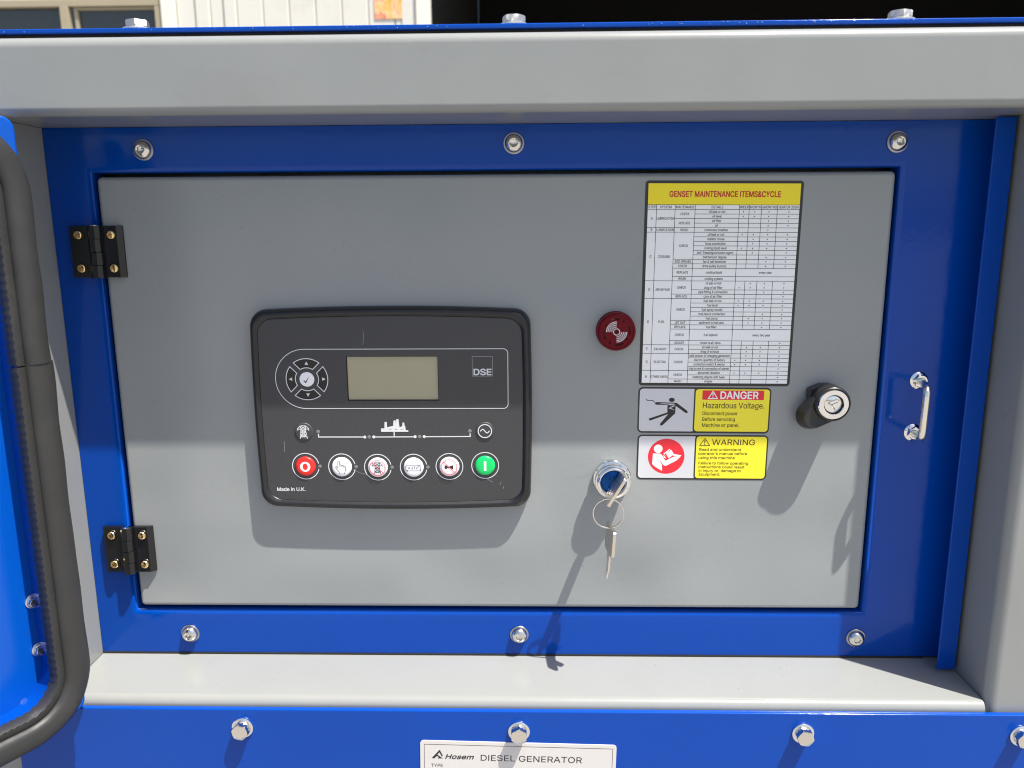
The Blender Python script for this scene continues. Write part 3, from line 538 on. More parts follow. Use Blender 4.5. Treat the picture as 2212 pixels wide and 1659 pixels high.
for x, z, sp_ in ((337.8, 1263.5, .2), (336.7, 1216.9, .7)):
    n = 48
    b = MB(); b.loft([circ(7.6, .1, n), circ(7.6, .9, n), circ(6.4, 1.7, n), ngon_pts(6, 6.1, 2.0, n), ngon_pts(6, 6.1, 5.0, n), circ(5.0, 5.7, n), circ(3.6, 5.7, n), circ(3.2, 4.6, n)], False, True)
    o = b.build('flange_nut', CHROME, ph, angle=28); o.location = [c / 1000 for c in P((x, 0, z))]; o.rotation_euler = (0, sp_, 0)

# ------------------------------------------------------------------ grey control door
cd = empty('control_door', (-368, -1, 1048)); tag(cd, 'flat grey hinged control door carrying the black controller, lock and stickers', 'door')
def D_(p): return (p[0] + 368, p[1] + 1, p[2] - 1048)
b = MB(); b.box(.0, 671.4, 0, 17, -.1, 392.2); b.build('door_sheet', GREY, cd, bevel=4.2, seg=6)
b = MB()
for _ in range(46):
    x, z, r = random.uniform(20, 650), random.uniform(12, 380), random.uniform(.22, .5)
    b.loft([circ(r, 0, 6, (x, z)), circ(r * .7, r * .45, 6, (x, z)), circ(r * .2, r * .6, 6, (x, z))], False, True)
tag(b.build('paint_nibs', GREYB, cd), kind='stuff')
for hz_, dx in ((1378.0, 0.), (1106.6, 0.)):
    hg = empty('hinge', (0, 0, 0)); hg.parent = cd; hg.location = [c / 1000 for c in D_((-370.5, -1.2, hz_))]
    # leaves
    for sgn, xa, xb, nm in ((-1, -23, -3.5, 'leaf'), (1, 4.5, 22.3, 'leaf')):
        b = MB(); x0, x1 = xa, xb
        cut = 4.0
        if sgn < 0: pr = [(x0, -.2), (x0, 3.2), (x0 + .8, 4.8), (x1, 5.0), (x1, -.2)]
        else: pr = [(x0, -.2), (x0, 5.0), (x1 - cut, 4.8), (x1, 1.6), (x1, -.2)]
        z0, z1 = -21.9, 21.9
        hc = [(-14.3 if sgn < 0 else 13.7, 14.2), (-14.3 if sgn < 0 else 13.7, -14.0)]
        b.loft([[(x, -h, z0) for x, h in pr], [(x, -h, z1) for x, h in pr]], True, True)
        b.build(nm, BLACKH, hg, bevel=.35, seg=2)
        for (cx, cz) in hc:
            # countersunk rim and the screw standing in it
            r_ = lathe([(5.1, 5.02), (4.9, 5.3), (4.5, 5.3), (4.3, 5.05)], 32, (cx, cz), cap1=False).build('screw_rim', BLACKH, hg)
            cross_screw(hg, (cx, -5.1, cz), spin=random.uniform(0, 1.5))
    for k in range(4):
        z0, z1 = -22.4 + 11.1 * k + .15, -22.4 + 11.1 * (k + 1) - .15
        sh = .35 if k % 2 else 0
        pr = [(0 + 5.6 * math.cos(R(a)), 6.0 + 5.4 * math.sin(R(a))) for a in range(-68, 292, 45)]
        b = MB().loft([[(x + sh, -h, z0) for x, h in pr], [(x + sh, -h, z1) for x, h in pr]], True, True)
        b.build('knuckle', BLACKH, hg, bevel=.3, seg=2, angle=20)
    b = lathe([(3.2, 0), (3.2, .6), (2.6, 1.0)], 20)
    o = b.build('pin', CHROME, hg); o.rotation_euler = (R(-90), 0, 0); o.location = (0, -.006, .0218)

# ------------------------------------------------------------------ controller (local origin: middle of its face)
ct = empty('engine_controller', (-121.5, -1, 1238.7))
tag(ct, 'black engine controller module with a blank screen and coloured push buttons', 'controller')
def bulged(hw, hh, r, bx, bz, n=10):
    pts = []
    base = rrect(-hw, hw, -hh, hh, r, 8)
    dense = []
    for i, p in enumerate(base):
        q = base[(i + 1) % len(base)]; d = math.dist(p, q); k = max(1, int(d / 9))
        for j in range(k): dense.append((p[0] + (q[0] - p[0]) * j / k, p[1] + (q[1] - p[1]) * j / k))
    for x, z in dense:
        fx = bx * (1 - (z / hh) ** 2) * abs(x) / hw; fz = bz * (1 - (x / hw) ** 2) * abs(z) / hh
        pts.append((x + math.copysign(fx, x), z + math.copysign(fz, z)))
    return pts
def bloop(ins, h):
    # same number of points for every inset: scale the reference loop
    base = BL0
    out = []
    sx = (121.2 - ins) / 121.2; sz = (88.6 - ins) / 88.6
    for x, z in base:
        out.append((x * sx, -h, z * sz))
    return out
BL0 = bulged(121.2, 88.4, 13, 1.6, 3.3)
b = MB(); b.loft([bloop(i, h) for i, h in ((0, 0), (0, 4.0), (.35, 6.5), (1.2, 8.9), (2.4, 10.8), (3.8, 11.7), (5.0, 11.7), (6.0, 11.0), (6.9, 10.0), (7.4, 9.7), (7.7, 8.6), (7.9, 7.5))])
b.build('bezel', BLACKP, ct, angle=50)
FH = 9.4
def facepts():
    return [(p[0], p[2]) for p in bloop(7.75, 0)]
def wedge(c, r0, r1, a, half, rc=1.0):
    """ring segment round angle a with straight sides parallel to its diagonals"""
    out = []
    off = 2.3
    # sides: lines parallel to directions a+-45 at distance off
    def pt(r, sgn):
        d = math.asin(off / r); return R(a) + sgn * (R(45) - d)
    n = 10
    a0, a1 = pt(r1, -1), pt(r1, 1)
    out += [(c[0] + r1 * math.cos(a0 + (a1 - a0) * k / n), c[1] + r1 * math.sin(a0 + (a1 - a0) * k / n)) for k in range(n + 1)]
    a0, a1 = pt(r0, 1), pt(r0, -1)
    out += [(c[0] + r0 * math.cos(a0 + (a1 - a0) * k / n), c[1] + r0 * math.sin(a0 + (a1 - a0) * k / n)) for k in range(n + 1)]
    return out
NC = (-73.4, 28.7)
wells = [wedge(NC, 10.2, 18.3, a, 45) for a in (0, 90, 180, 270)]
LCDR = rrect(-38.6, 41.6, 9.4, 48.9, .6, 3)
flat('faceplate', [facepts(), LCDR] + wells, FACE, ct, h=FH, t=1.6)
# screen
sc = flat('screen', [rrect(-38.2, 41.2, 9.8, 48.5, .5, 2)], LCD, ct, h=FH - 1.9, t=.5)
fl = flat('screen_frame', [rrect(-39.6, 42.6, 8.4, 49.9, .8, 3), rrect(-37.9, 40.9, 10.1, 48.2, .5, 2)], LCDF, sc, h=FH - 1.6, t=.3)
# arrow keys
def grow(pts, d):
    cx = sum(p[0] for p in pts) / len(pts); cz = sum(p[1] for p in pts) / len(pts)
    return [(cx + (x - cx) * (1 + d / 7.5), cz + (z - cz) * (1 + d / 7.5)) for x, z in pts]
for i, a in enumerate((0, 90, 180, 270)):
    k = flat('arrow_key', [grow(wells[i], .6)], WELL, ct, h=FH - .7, t=.4)
    w_out = []
    n = len(wells[i]); mb = MB(); stroke_mb(mb, wells[i], .75, FH + .12, True)
    mb.build('key_outline', PRINT, k, smooth=False, recalc=False)
    t = R(a); c = (NC[0] + 14.3 * math.cos(t), NC[1] + 13.8 * math.sin(t)); tri = []
    for q in (0, 125, 235): rr = 1.9 if q == 0 else 1.9; tri.append((c[0] + rr * math.cos(t + R(q)), c[1] + rr * math.sin(t + R(q))))
    flat('arrow', [tri], PRINT, k, h=FH - .5, t=.1)
k = lathe([(6.5, FH - .3), (6.5, FH + .5), (6.2, FH + .9), (5.2, FH + 1.0)], 40, NC).build('tick_key', BTNW, ct, angle=30)
flat('tick', [[(NC[0] - 3.0, NC[1] - 1.2), (NC[0] - 2.3, NC[1] - .7), (NC[0] - 1.1, NC[1] - 1.9), (NC[0] + 2.4, NC[1] + 2.9), (NC[0] - .8, NC[1] - 3.4)]], INKK, k, h=FH + 1.12, t=.1)
# line round the upper group
xa, xb, za, zb = -101.0, 102.0, 2.5, 55.2; rr_ = (zb - za) / 2
path = [(xa + rr_ + rr_ * math.cos(R(a)), (za + zb) / 2 + rr_ * math.sin(R(a))) for a in range(90, 271, 6)]
path += [(xb - 4 + 4 * math.cos(R(a)), za + 4 + 4 * math.sin(R(a))) for a in range(270, 361, 15)]
path += [(xb - 4 + 4 * math.cos(R(a)), zb - 4 + 4 * math.sin(R(a))) for a in range(0, 91, 15)]
strokes('printed_outline', [['c'] + path], .62, FH + .14, PRINTD if False else PRINT, ct)
# mark and wording
lg = flat('printed_logo', [[(71.0, 31.0), (88.8, 31.0), (88.8, 48.7), (71.0, 48.7)], [(71.35, 31.35), (88.45, 31.35), (88.45, 48.35), (71.35, 48.35)]], PRINTD, ct, h=FH + .15, t=.1)
flat('lettering', text_loops('DSE', 79.9, 32.2, 5.3, align='c', width=16.4), PRINT, lg, h=FH + .16, t=.1, off=.24)
flat('printed_lettering', text_loops('Made in U.K.', -106.4, -73.4, 3.2, width=26.0), PRINT, ct, h=FH + .15, t=.1, off=.12)
# mimic diagram
def led(c, r=1.6):
    lathe([(r, FH - .1), (r, FH + .15), (r * .7, FH + .25)], 16, c).build('led', LEDM, ct)
for c in ((-66.3, -18.5), (-21.1, -23.4), (23.6, -23.2), (68.1, -18.0)): led(c)
strokes('printed_diagram', [[(-66.0, -20.8), (-66.0, -23.35), (-25.0, -23.35)], [(-16.9, -23.35), (19.6, -23.2)], [(27.6, -23.1), (68.3, -22.9), (68.3, -20.4)], [(1.2, -23.2), (1.2, -18.4)]], .95, FH + .15, PRINT, ct)
for i, c in enumerate(((-25.0, -23.4), (-17.0, -23.3), (19.6, -23.1), (27.7, -23.0))): flat('diagram_dot', [ring(1.35, 18, c)], PRINT, ct, h=FH + .25, t=.1)
flat('factory_symbol', [[(-10.3, -18.6), (-10.3, -15.6), (-7.2, -15.6), (-6.9, -9.7), (-5.0, -9.7), (-4.8, -15.4), (-4.8, -14.6), (.6, -13.2), (1.0, -8.5), (2.9, -8.3), (3.1, -12.0), (3.5, -7.3), (5.5, -7.3), (6.0, -13.4), (6.2, -14.5), (8.6, -13.6), (8.9, -10.3), (10.4, -10.3), (10.7, -13.4), (11.2, -13.5), (11.5, -17.2), (13.8, -17.2), (13.8, -18.6)],
     [(-3.6, -16.5), (-1.0, -16.5), (-1.0, -16.0), (-3.6, -16.0)], [(1.6, -16.5), (4.2, -16.5), (4.2, -16.0), (1.6, -16.0)], [(6.8, -16.5), (9.4, -16.5), (9.4, -16.0), (6.8, -16.0)]], PRINT, ct, h=FH + .17, t=.1)
def pylon(c, k, w, h, m, parent, name):
    L = [[(-2.3, 5.6), (2.3, 5.6)], [(-2.3, 5.6), (-4.9, 3.0), (-4.9, 1.4)], [(2.3, 5.6), (4.9, 3.0), (4.9, 1.4)], [(-4.9, 2.6), (4.9, 2.6)],
         [(-2.2, 5.6), (-2.1, 1.0), (-3.0, -6)], [(2.2, 5.6), (2.1, 1.0), (3.3, -6)], [(-2.1, 5.2), (2.1, 2.8)], [(2.1, 5.2), (-2.1, 2.8)],
         [(-2.1, 2.2), (0, 1.0), (2.1, 2.2)], [(-2.2, -.2), (0, .9), (2.3, -.2)], [(-2.3, -.3), (0, -1.7), (2.4, -.3)], [(-2.5, -2.9), (0, -1.8), (2.6, -2.9)], [(-2.4, -.25), (2.4, -.25)], [(-2.6, -3.0), (2.7, -3.0)], [(-2.7, -3.1), (0, -4.4), (2.8, -3.1)], [(-2.8, -4.5), (3.0, -4.5)]]
    return strokes(name, [[(c[0] + x * k, c[1] + z * k) for x, z in l] for l in L], w, h, m, parent)
MB_ = (-78.8, -18.4)
k = lathe([(8.2, FH - .2), (8.1, FH + .4), (7.6, FH + .8), (6.6, FH + .9)], 40, MB_).build('mains_button', FACE, ct, angle=60)
pylon((MB_[0] - .3, MB_[1] - .1), 1., .62, FH + 1.0, PRINT, k, 'pylon_symbol')
GB_ = (81.4, -17.8)
k = lathe([(8.2, FH - .2), (8.1, FH + .4), (7.6, FH + .8), (6.6, FH + .9)], 40, GB_).build('generator_button', FACE, ct, angle=60)
flat('symbol_ring', [ring(6.3, 40, GB_), ring(5.5, 40, GB_)], PRINT, k, h=FH + 1.05, t=.1)
strokes('wave_symbol', [[(GB_[0] - 3.8 + 7.6 * i / 16, GB_[1] - 1.6 * -math.sin(2 * math.pi * i / 16 + .0)) for i in range(17)]], .85, FH + 1.0, PRINT, k)
# six push buttons
BT = [(-79.0, -50.3, BTNR, 'stop_button', True), (-46.6, -50.8, BTNW, 'manual_button', True), (-14.5, -51.2, BTNW, 'mains_off_button', True),
      (17.5, -51.1, BTNW, 'auto_button', True), (49.4, -50.5, BTNW, 'mute_button', False), (81.2, -49.5, BTNG, 'start_button', False)]
for x, z, m_, nm, ld in BT:
    k = lathe([(8.9, FH - .2), (8.85, FH + .5), (8.4, FH + 1.3), (7.4, FH + 1.75), (5.5, FH + 1.9)], 48, (x, z)).build(nm, m_, ct, angle=60)
    T = FH + 2.05
    if ld: flat('ring_outline', [arcband((x, z), 11.9, .75, 12, 348, 60)], PRINT, k, h=FH + .15, t=.1); led((x + 12.7, z - .1))
    else: flat('ring_outline', [ring(12.3, 60, (x, z)), ring(11.6, 60, (x, z))], PRINT, k, h=FH + .15, t=.1)
    if nm == 'stop_button':
        flat('symbol', [[(x + a * 4.6, z + b_ * 4.6) for a, b_ in ring(1, 36)], [(x + a * 2.3, z + b_ * 3.0) for a, b_ in ring(1, 36)]], BTNW, k, h=T, t=.1)
    if nm == 'start_button': flat('symbol', [[(x - 1.1, z - 4.4), (x + 1.1, z - 4.4), (x + 1.1, z + 4.4), (x - 1.1, z + 4.4)]], BTNW, k, h=T, t=.1)
    if nm == 'manual_button':
        hand = [(-2.0, -6.0), (-2.2, -4.4), (-4.6, -1.0), (-5.2, .6), (-4.4, 1.0), (-3.0, -.4), (-3.0, 5.4), (-2.4, 6.0), (-1.6, 5.6), (-1.3, 1.8), (-.6, 2.5), (.3, 2.1), (.5, 1.3), (1.1, 2.0), (2.0, 1.6), (2.2, .7), (2.9, 1.3), (3.6, .7), (3.6, -2.6), (2.8, -4.4), (2.7, -6.0)]
        strokes('hand_symbol', [['c'] + [(x + a, z + b_) for a, b_ in hand], [(x - 1.3, z + 1.9), (x - 1.2, z + .2)], [(x + .5, z + 1.4), (x + .6, z + .1)], [(x + 2.2, z + .8), (x + 2.3, z - .3)]], .34, T, INKK, k)
    if nm == 'mains_off_button':
        pylon((x - .1, z - .3), .92, .36, T, INKK, k, 'pylon_symbol')
        flat('forbidden_ring', [ring(7.3, 44, (x, z)), ring(6.85, 44, (x, z))], INKR, k, h=T + .2, t=.1)
        strokes('forbidden_bar', [[(x - 5.0, z + 4.9), (x + 5.3, z - 5.0)]], .55, T + .25, INKR, k)
    if nm == 'mute_button':
        flat('horn_symbol', [[(x - 4.0, z - 1.5), (x - 1.9, z - 1.5), (x - 1.9, z - .6), (x + .2, z - .6), (x + 3.6, z - 1.9), (x + 3.6, z + 1.9), (x + .2, z + .6), (x - 1.9, z + .6), (x - 1.9, z + 1.5), (x - 4.0, z + 1.5)]], INKK, k, h=T, t=.1)
        flat('forbidden_ring', [ring(7.3, 44, (x, z)), ring(6.85, 44, (x, z))], INKR, k, h=T + .2, t=.1)
        strokes('forbidden_bar', [[(x - 4.9, z + 4.7), (x + 5.2, z - 5.1)]], .55, T + .25, INKR, k)
    if nm == 'auto_button':
        flat('lettering', text_loops('AUTO', x + .1, z - 1.3, 2.3, align='c', width=9.8, track=60), INKK, k, h=T, t=.1)
        strokes('arrow_box', [['c', (x - 6.6, z - 2.7), (x + 6.6, z - 2.7), (x + 6.6, z + 2.1), (x - 6.6, z + 2.1)]], .28, T, INKK, k)
        for px, pz, a in ((5.3, 2.1, 0), (6.6, -1.6, 270), (-5.6, -2.7, 180), (-6.6, 1.0, 90)):
            flat('arrow_head', [[(x + px + .8 * math.cos(R(a + q)), z + pz + .8 * math.sin(R(a + q))) for q in (0, 130, 230)]], INKK, k, h=T + .1, t=.1)
# a few scuffs on the keypad film
for sc_ in ([[(-22.6, 71.5), (-22.2, 67), (-22.6, 62), (-23.3, 59)], [(-97.0, -27), (-96.8, -32), (-97.4, -37)], [(-36, -54), (-30.5, -56.5), (-24.6, -58.0)], [(82.5, -61.5), (85, -63.5), (88, -65)], [(95, -65), (94, -67.5)], [(97.5, -69), (97.2, -71)]]): strokes('scuff', [sc_], .28, FH + .13, PRINTD, ct)

# ------------------------------------------------------------------ alarm buzzer
bz = empty('alarm_buzzer', (73.6, -1, 1308.2)); tag(bz, 'round dark red alarm buzzer left of the maintenance chart', 'buzzer')
lathe([(16.6, -.5), (17.0, 0), (17.0, 3.0), (16.7, 3.4), (16.4, 3.5), (16.5, 8.6), (16.2, 9.8), (15.2, 10.7), (14.5, 10.9), (14.3, 10.3), (14.3, 9.0)], 64, cap1=False).build('body', REDP, bz, angle=45)
def slot(a, r=11.1, w=1.5, half=17):
    out = ring(r + w / 2, 8, (0, 0), a - half, a + half); e = R(a + half)
    out += [(r * math.cos(e) + w / 2 * math.cos(e + R(q)), r * math.sin(e) + w / 2 * math.sin(e + R(q))) for q in (45, 90, 135)]
    out += ring(r - w / 2, 8, (0, 0), a + half, a - half); e = R(a - half)
    out += [(r * math.cos(e) + w / 2 * math.cos(e + R(q)), r * math.sin(e) + w / 2 * math.sin(e + R(q))) for q in (225, 270, 315)]
    return out
holes = [slot(a) for a in (8, 100, 192, 282)] + [ring(.8, 12, (10.7 * math.cos(R(a)), 10.7 * math.sin(R(a)))) for a in (57, 148, 238, 325)] + [ring(1.0, 12)]
flat('front_disc', [ring(14.6, 64)] + holes, REDP, bz, h=10.2, t=2.0)
flat('inner_disc', [ring(14.2, 48)], REDD, bz, h=6.8, t=.5)
flat('indicator', [ring(1.6, 16, (-3.5, 10.4))], REDL, bz, h=8.6, t=1.2)
snd = [[p for p in arcband((0, 0), r, .62, 90, 180, 14)] for r in (4.3, 5.9, 7.4, 8.7)] + [[p for p in arcband((0, 0), r, .62, 270, 360, 14)] for r in (4.3, 5.9, 7.4, 8.7)] + [ring(3.0, 30), ring(2.35, 30)]
flat('sound_symbol', snd, PRINT, bz, h=10.35, t=.1)

# ------------------------------------------------------------------ key switch, keys and ring
ks = empty('key_switch', (72.9, -1, 1174.9)); tag(ks, 'chrome key switch with a blue centre below the red buzzer', 'switch')
lathe([(16.4, 0), (17.0, .4), (17.0, 2.8), (16.4, 3.8), (15.2, 4.2), (15.2, 6.0), (15.9, 6.6), (16.0, 11.6), (15.4, 12.8), (14.4, 13.2), (14.0, 14.2), (13.7, 15.3), (12.6, 16.0), (11.8, 16.0), (11.0, 15.0), (10.2, 13.8), (9.8, 13.0)], 64, cap1=False).build('barrel', CHROME, ks, angle=24)
MB().box(-8.6, -5.0, -4.2, -2.0, 14.6, 16.6).build('locating_notch', CHROME, ks, bevel=.3)
lathe([(9.8, 12.0), (9.8, 13.0), (9.3, 13.4), (5.0, 13.5)], 48, cap1=True).build('key_cylinder', BLUEA, ks, angle=50)
strokes('key_slot', [[(1.9, 3.2), (.6, 1.0), (-1.6, -2.6)], [(.6, 1.0), (1.6, 1.6)]], 1.3, 13.65, INKK, ks)
WD = Vector((-.515, 0, -.857))
def keyplate(name, label, root_loc, mtx, blade_first=True):
    """flat key in local u (width), v (length, blade towards +v) and thickness"""
    k = empty(name, root_loc); tag(k, label, 'key')
    th = 2.7
    def add(pts, nm, m, t_, bev):
        b = MB(); b.loft([[mtx @ Vector((u, v, -t_ / 2)) for u, v in pts], [mtx @ Vector((u, v, t_ / 2)) for u, v in pts]], True, True)
        return b.build(nm, m, k, bevel=bev, seg=2, angle=40)
    bow = [(x, y) for x, y in rrect(-15.0, 15.0, -24, 0, 3.5, 5)]
    add(bow, 'bow', BRSIL, th, .35)
    bl = [(-3.9, 0), (3.9, 0), (3.9, 15), (3.0, 17), (2.2, 16), (1.8, 18.5), (.6, 19.5), (-1.2, 24.5), (-3.0, 24.5), (-3.9, 22.5)]
    add(bl, 'blade', BRSIL, 1.7, .2)
    return k
# the key in the lock: width along WD, blade towards the panel (+y)
m1 = Matrix(((WD.x, 0, 0), (0, 1, 0), (WD.z, 0, 0))).to_3x3()
tv = WD.cross(Vector((0, 1, 0)))
m1 = Matrix(((WD.x, 0, tv.x), (0, 1, tv.y), (WD.z, 0, tv.z)))
m1 = m1.to_3x3()
key1 = keyplate('key', 'nickel key standing turned in the chrome key switch', (73.2, -18.0, 1174.2), m1)
# ring: hangs from the lower front corner of the bow
rg = empty('key_ring', (66.6, -39.5, 1155.4)); tag(rg, 'thin metal split ring hanging from the key in the switch', 'key ring')
pts = []
for i in range(0, 97):
    a = 2 * math.pi * i / 48; pts.append((13.0 * math.cos(a + 1.9), -.55 + 1.1 * i / 96 + math.sin(a) * .9, 13.2 * math.sin(a + 1.9)))
MB().tube(pts, .55, 8).build('ring', BRSIL, rg)
# the second key hangs edge-on
lean = R(-5)
U = Vector((.10, -1, 0)).normalized(); V = Vector((math.sin(lean) * .7, 0, -1)).normalized(); T_ = U.cross(V)
m2 = Matrix(((U.x, V.x, T_.x), (U.y, V.y, T_.y), (U.z, V.z, T_.z)))
key2 = keyplate('key', 'second nickel key dangling edge-on from the split ring', (67.6, -42.5, 1121.0), m2)

# hair scratches worn into the paint round the key switch
for a_, r0_, r1_, b_ in ((100, 20, 27, 4), (118, 20, 31, -5), (136, 19, 30, 5), (74, 20, 26, 6), (58, 20, 29, -6), (152, 20, 33, 3), (176, 21, 48, 4), (-40, 22, 36, 5)):
    l_ = [(72.9 + 368 + (r0_ + (r1_ - r0_) * k / 4) * math.cos(R(a_ + b_ * k / 4)), 1174.9 - 1048 + (r0_ + (r1_ - r0_) * k / 4) * math.sin(R(a_ + b_ * k / 4))) for k in range(5)]
    strokes('scratch', [l_], .16, .08, SCR, cd)
# ------------------------------------------------------------------ door lock
lk = empty('quarter_turn_lock', (256.8, -1, 1247.4)); tag(lk, 'black wing-knob door lock with a chrome ring and key slot', 'lock')
def hull2(c1, r1, c2, r2, n=24):
    a = math.atan2(c2[1] - c1[1], c2[0] - c1[0]); d = math.dist(c1, c2); q = math.acos((r1 - r2) / d)
    out = []
    for k in range(n + 1): t = a + q + (2 * math.pi - 2 * q) * k / n; out.append((c1[0] + r1 * math.cos(t), c1[1] + r1 * math.sin(t)))
    for k in range(n + 1): t = a - q + 2 * q * k / n; out.append((c2[0] + r2 * math.cos(t), c2[1] + r2 * math.sin(t)))
    return out
c2 = (-14.2, -12.2)
def hl(r1, r2, h): return [(x, -h, z) for x, z in hull2((0, 0), r1, c2, r2)]
b = MB(); b.loft([hl(14.0, 12.2, 8.5), hl(14.8, 12.6, 9.5), hl(14.8, 10.0, 18.6), hl(14.3, 9.3, 20.0), hl(13.2, 8.2, 20.6), hl(12.6, 7.6, 20.3)], True, True); b.build('wing', BLACKL, lk, angle=30)
b = MB(); b.loft([[(x, -h, z) for x, z in ((-16.5, 5), (-15.8, 10), (-6, 14.4), (3, 14.5), (12, 6), (12, -6), (0, -12), (-12, -8))] for h in (0, 10.0)], True, True); b.build('base_block', BLACKL, lk, bevel=.8)
lathe([(15.1, 8), (15.3, 9.0), (15.3, 19.8), (15.0, 21.8), (14.2, 23.0), (13.4, 23.3), (13.1, 22.6)], 56, cap1=False).build('knob', BLACKL, lk, angle=45)
lathe([(13.2, 22.2), (13.1, 23.2), (12.4, 24.1), (8.6, 24.2), (8.3, 23.8), (8.1, 18.5)], 56, cap1=False).build('chrome_ring', CHROME, lk, angle=30)
lathe([(7.6, 18.0), (7.5, 21.0), (7.2, 21.6), (6.8, 21.8)], 40, cap1=True).build('lock_cylinder', CHROME, lk, angle=30)
b = MB(); b.loft([[(-5.4, -21.6, 1.2), (3.3, -21.6, 5.2), (5.0, -21.6, 1.6), (2.4, -21.6, -5.8)], [(-4.6, -23.0, 1.1), (3.1, -23.0, 4.4), (4.2, -23.0, 1.4), (2.0, -23.0, -4.8)]], True, True); b.build('slot_cover', CHROME, lk, bevel=.25)
strokes('key_slot', [[(-4.4, 1.1), (-1.6, -.2), (3.2, 2.0)], [(-1.5, -.3), (1.6, -4.2)]], .45, 23.15, INKK, lk)

# ------------------------------------------------------------------ stickers
def sticker(name, label, c, w, h, rot, cat='sticker', back=STK, r=3.0):
    s = empty(name, (c[0], -1, c[1]), (0, R(rot), 0)); tag(s, label, cat)
    flat('backing', [rrect(-w / 2, w / 2, -h / 2, h / 2, r)], back, s, h=.25, t=.25)
    return s
# maintenance chart
mw, mh = 131.2, 174.4
ms = sticker('maintenance_chart', 'tall white maintenance table with a yellow heading and black border', (161.25, 1346.25), mw, mh, .5, 'chart')
def X_(x): return x - mw / 2
def Z_(z): return mh / 2 - z
def rect(x0, x1, z0, z1): return [(X_(x0), Z_(z1)), (X_(x1), Z_(z1)), (X_(x1), Z_(z0)), (X_(x0), Z_(z0))]
flat('white_field', [rect(2.5, 128.9, 19.6, 172.0)], STW, ms, h=.34, t=.1)
flat('heading_field', [rect(2.5, 128.9, 2.3, 19.6)], STY, ms, h=.345, t=.1)
flat('heading_lettering', text_loops('GENSET MAINTENANCE ITEMS&CYCLE', X_(66.5), Z_(13.2), 4.5, align='c', width=93), STRED, ms, h=.45, t=.06, off=.21)
p_ = 3.765
cols = [2.6, 9.8, 25.4, 42.1, 79.0, 87.2, 97.4, 110.6, 128.8]
rows = []   # (height, system start, maintenance start, detail, dots)
T = [('A', 'LUBRICATION', 'CHECK', 'oil leak or not', 15), (0, 0, 0, 'oil level', 15), (0, 0, 'REPLACE', 'oil filter', 3), (0, 0, 0, 'oil', 3),
     ('B', 'LUBRICATION', 'WASH', 'crankcase breather', 2),
     ('C', 'COOLING', 'CHECK', 'oil leak or not', 15), (0, 0, 0, 'radiator choke', 7), (0, 0, 0, 'hose connection', 7), (0, 0, 0, 'cooling liquid level', 15), (0, 0, 0, 'anti-freezing/corrosion agent', 5), (0, 0, 0, 'belt tension degree', 3),
     (0, 0, 'ADD GREASE', 'fan & belt tensioner', 3), (0, 0, 'CHECK', 'drive pulley & pump', 3), (0, 0, 'REPLACE', 'cooling liquid', 'every year'), (0, 0, 'WASH', 'cooling system', ' '),
     ('D', 'AIR INTAKE', 'CHECK', 'oil gas or not', 7), (0, 0, 0, 'drag of air filter', 15), (0, 0, 0, 'pipe fitting & connection', 3), (0, 0, 'REPLACE', 'core of air filter', 1),
     ('E', 'FUEL', 'CHECK', 'fuel leak or not', 15), (0, 0, 0, 'fuel level', 15), (0, 0, 0, 'fuel spray nozzle', 1), (0, 0, 0, 'fuel pipe & connection', 3), (0, 0, 0, 'fuel pump', 7),
     (0, 0, 'LET OUT', 'sediment in fuel tank', 7), (0, 0, 'REPLACE', 'fuel filter', 3), (0, 0, 'CHECK', 'fuel injector', 'every two year'), (0, 0, 'ADJUST', 'rocker & air valve', 1),
     ('F', 'EXHAUST', 'CHECK', 'air leak or not', 7), (0, 0, 0, 'drag of exhaust', 7),
     ('G', 'ELECTRIC', 'CHECK', 'belt tension of charging generator', 7), (0, 0, 0, 'electric quantity of battery', 15), (0, 0, 0, 'protection switch & alertor', 15), (0, 0, 0, 'trap screw & connection of starter', 1),
     ('H', 'OTHER PARTS', 'CHECK', 'abnormal vibration', 15), (0, 0, 0, 'fastening degree with base', 1), (0, 0, 'WASH', 'engine', 1)]
zt = 23.5; hts = []
for r_ in T: hts.append(p_ * (1.84 if r_[4] == 'every year' else 2.66 if r_[4] == 'every two year' else 1))
zs = [zt]
for h_ in hts: zs.append(zs[-1] + h_)
txt = []; dots = []; LW = .40
mb = MB()
hcount = 0
def hline(x0, x1, z):
    global hcount
    mb.poly([(X_(x0), -.40, Z_(z + LW / 2)), (X_(x1), -.40, Z_(z + LW / 2)), (X_(x1), -.40, Z_(z - LW / 2)), (X_(x0), -.40, Z_(z - LW / 2))])
def vline(x, z0, z1):
    mb.poly([(X_(x - LW / 2), -.41, Z_(z1)), (X_(x + LW / 2), -.41, Z_(z1)), (X_(x + LW / 2), -.41, Z_(z0)), (X_(x - LW / 2), -.41, Z_(z0))])
hline(2.5, 128.9, 19.7)
for i, t in enumerate(('STEP', 'SYSTEM', 'MAITENANCE', 'DETAILS', 'WEEK', 'MONTH', '6MONTHS', 'YEAR OR 250H')):
    x0, x1 = cols[i], cols[i + 1]; w_ = min((x1 - x0) * .93, {1: 9.8, 3: 10}.get(i, 99))
    txt += text_loops(t, X_((x0 + x1) / 2), Z_(22.6), 2.05, align='c', width=w_)
def cell(s, i0, z, cap=2.0, k=.80, mx=.95):
    x0, x1 = cols[i0], cols[i0 + 1]; adv = sum(GL[c][0] for c in s) * cap / 509 * k
    w_ = min(adv, (x1 - x0) * mx); return text_loops(s, X_((x0 + x1) / 2), Z_(z + .95), cap, align='c', width=w_)
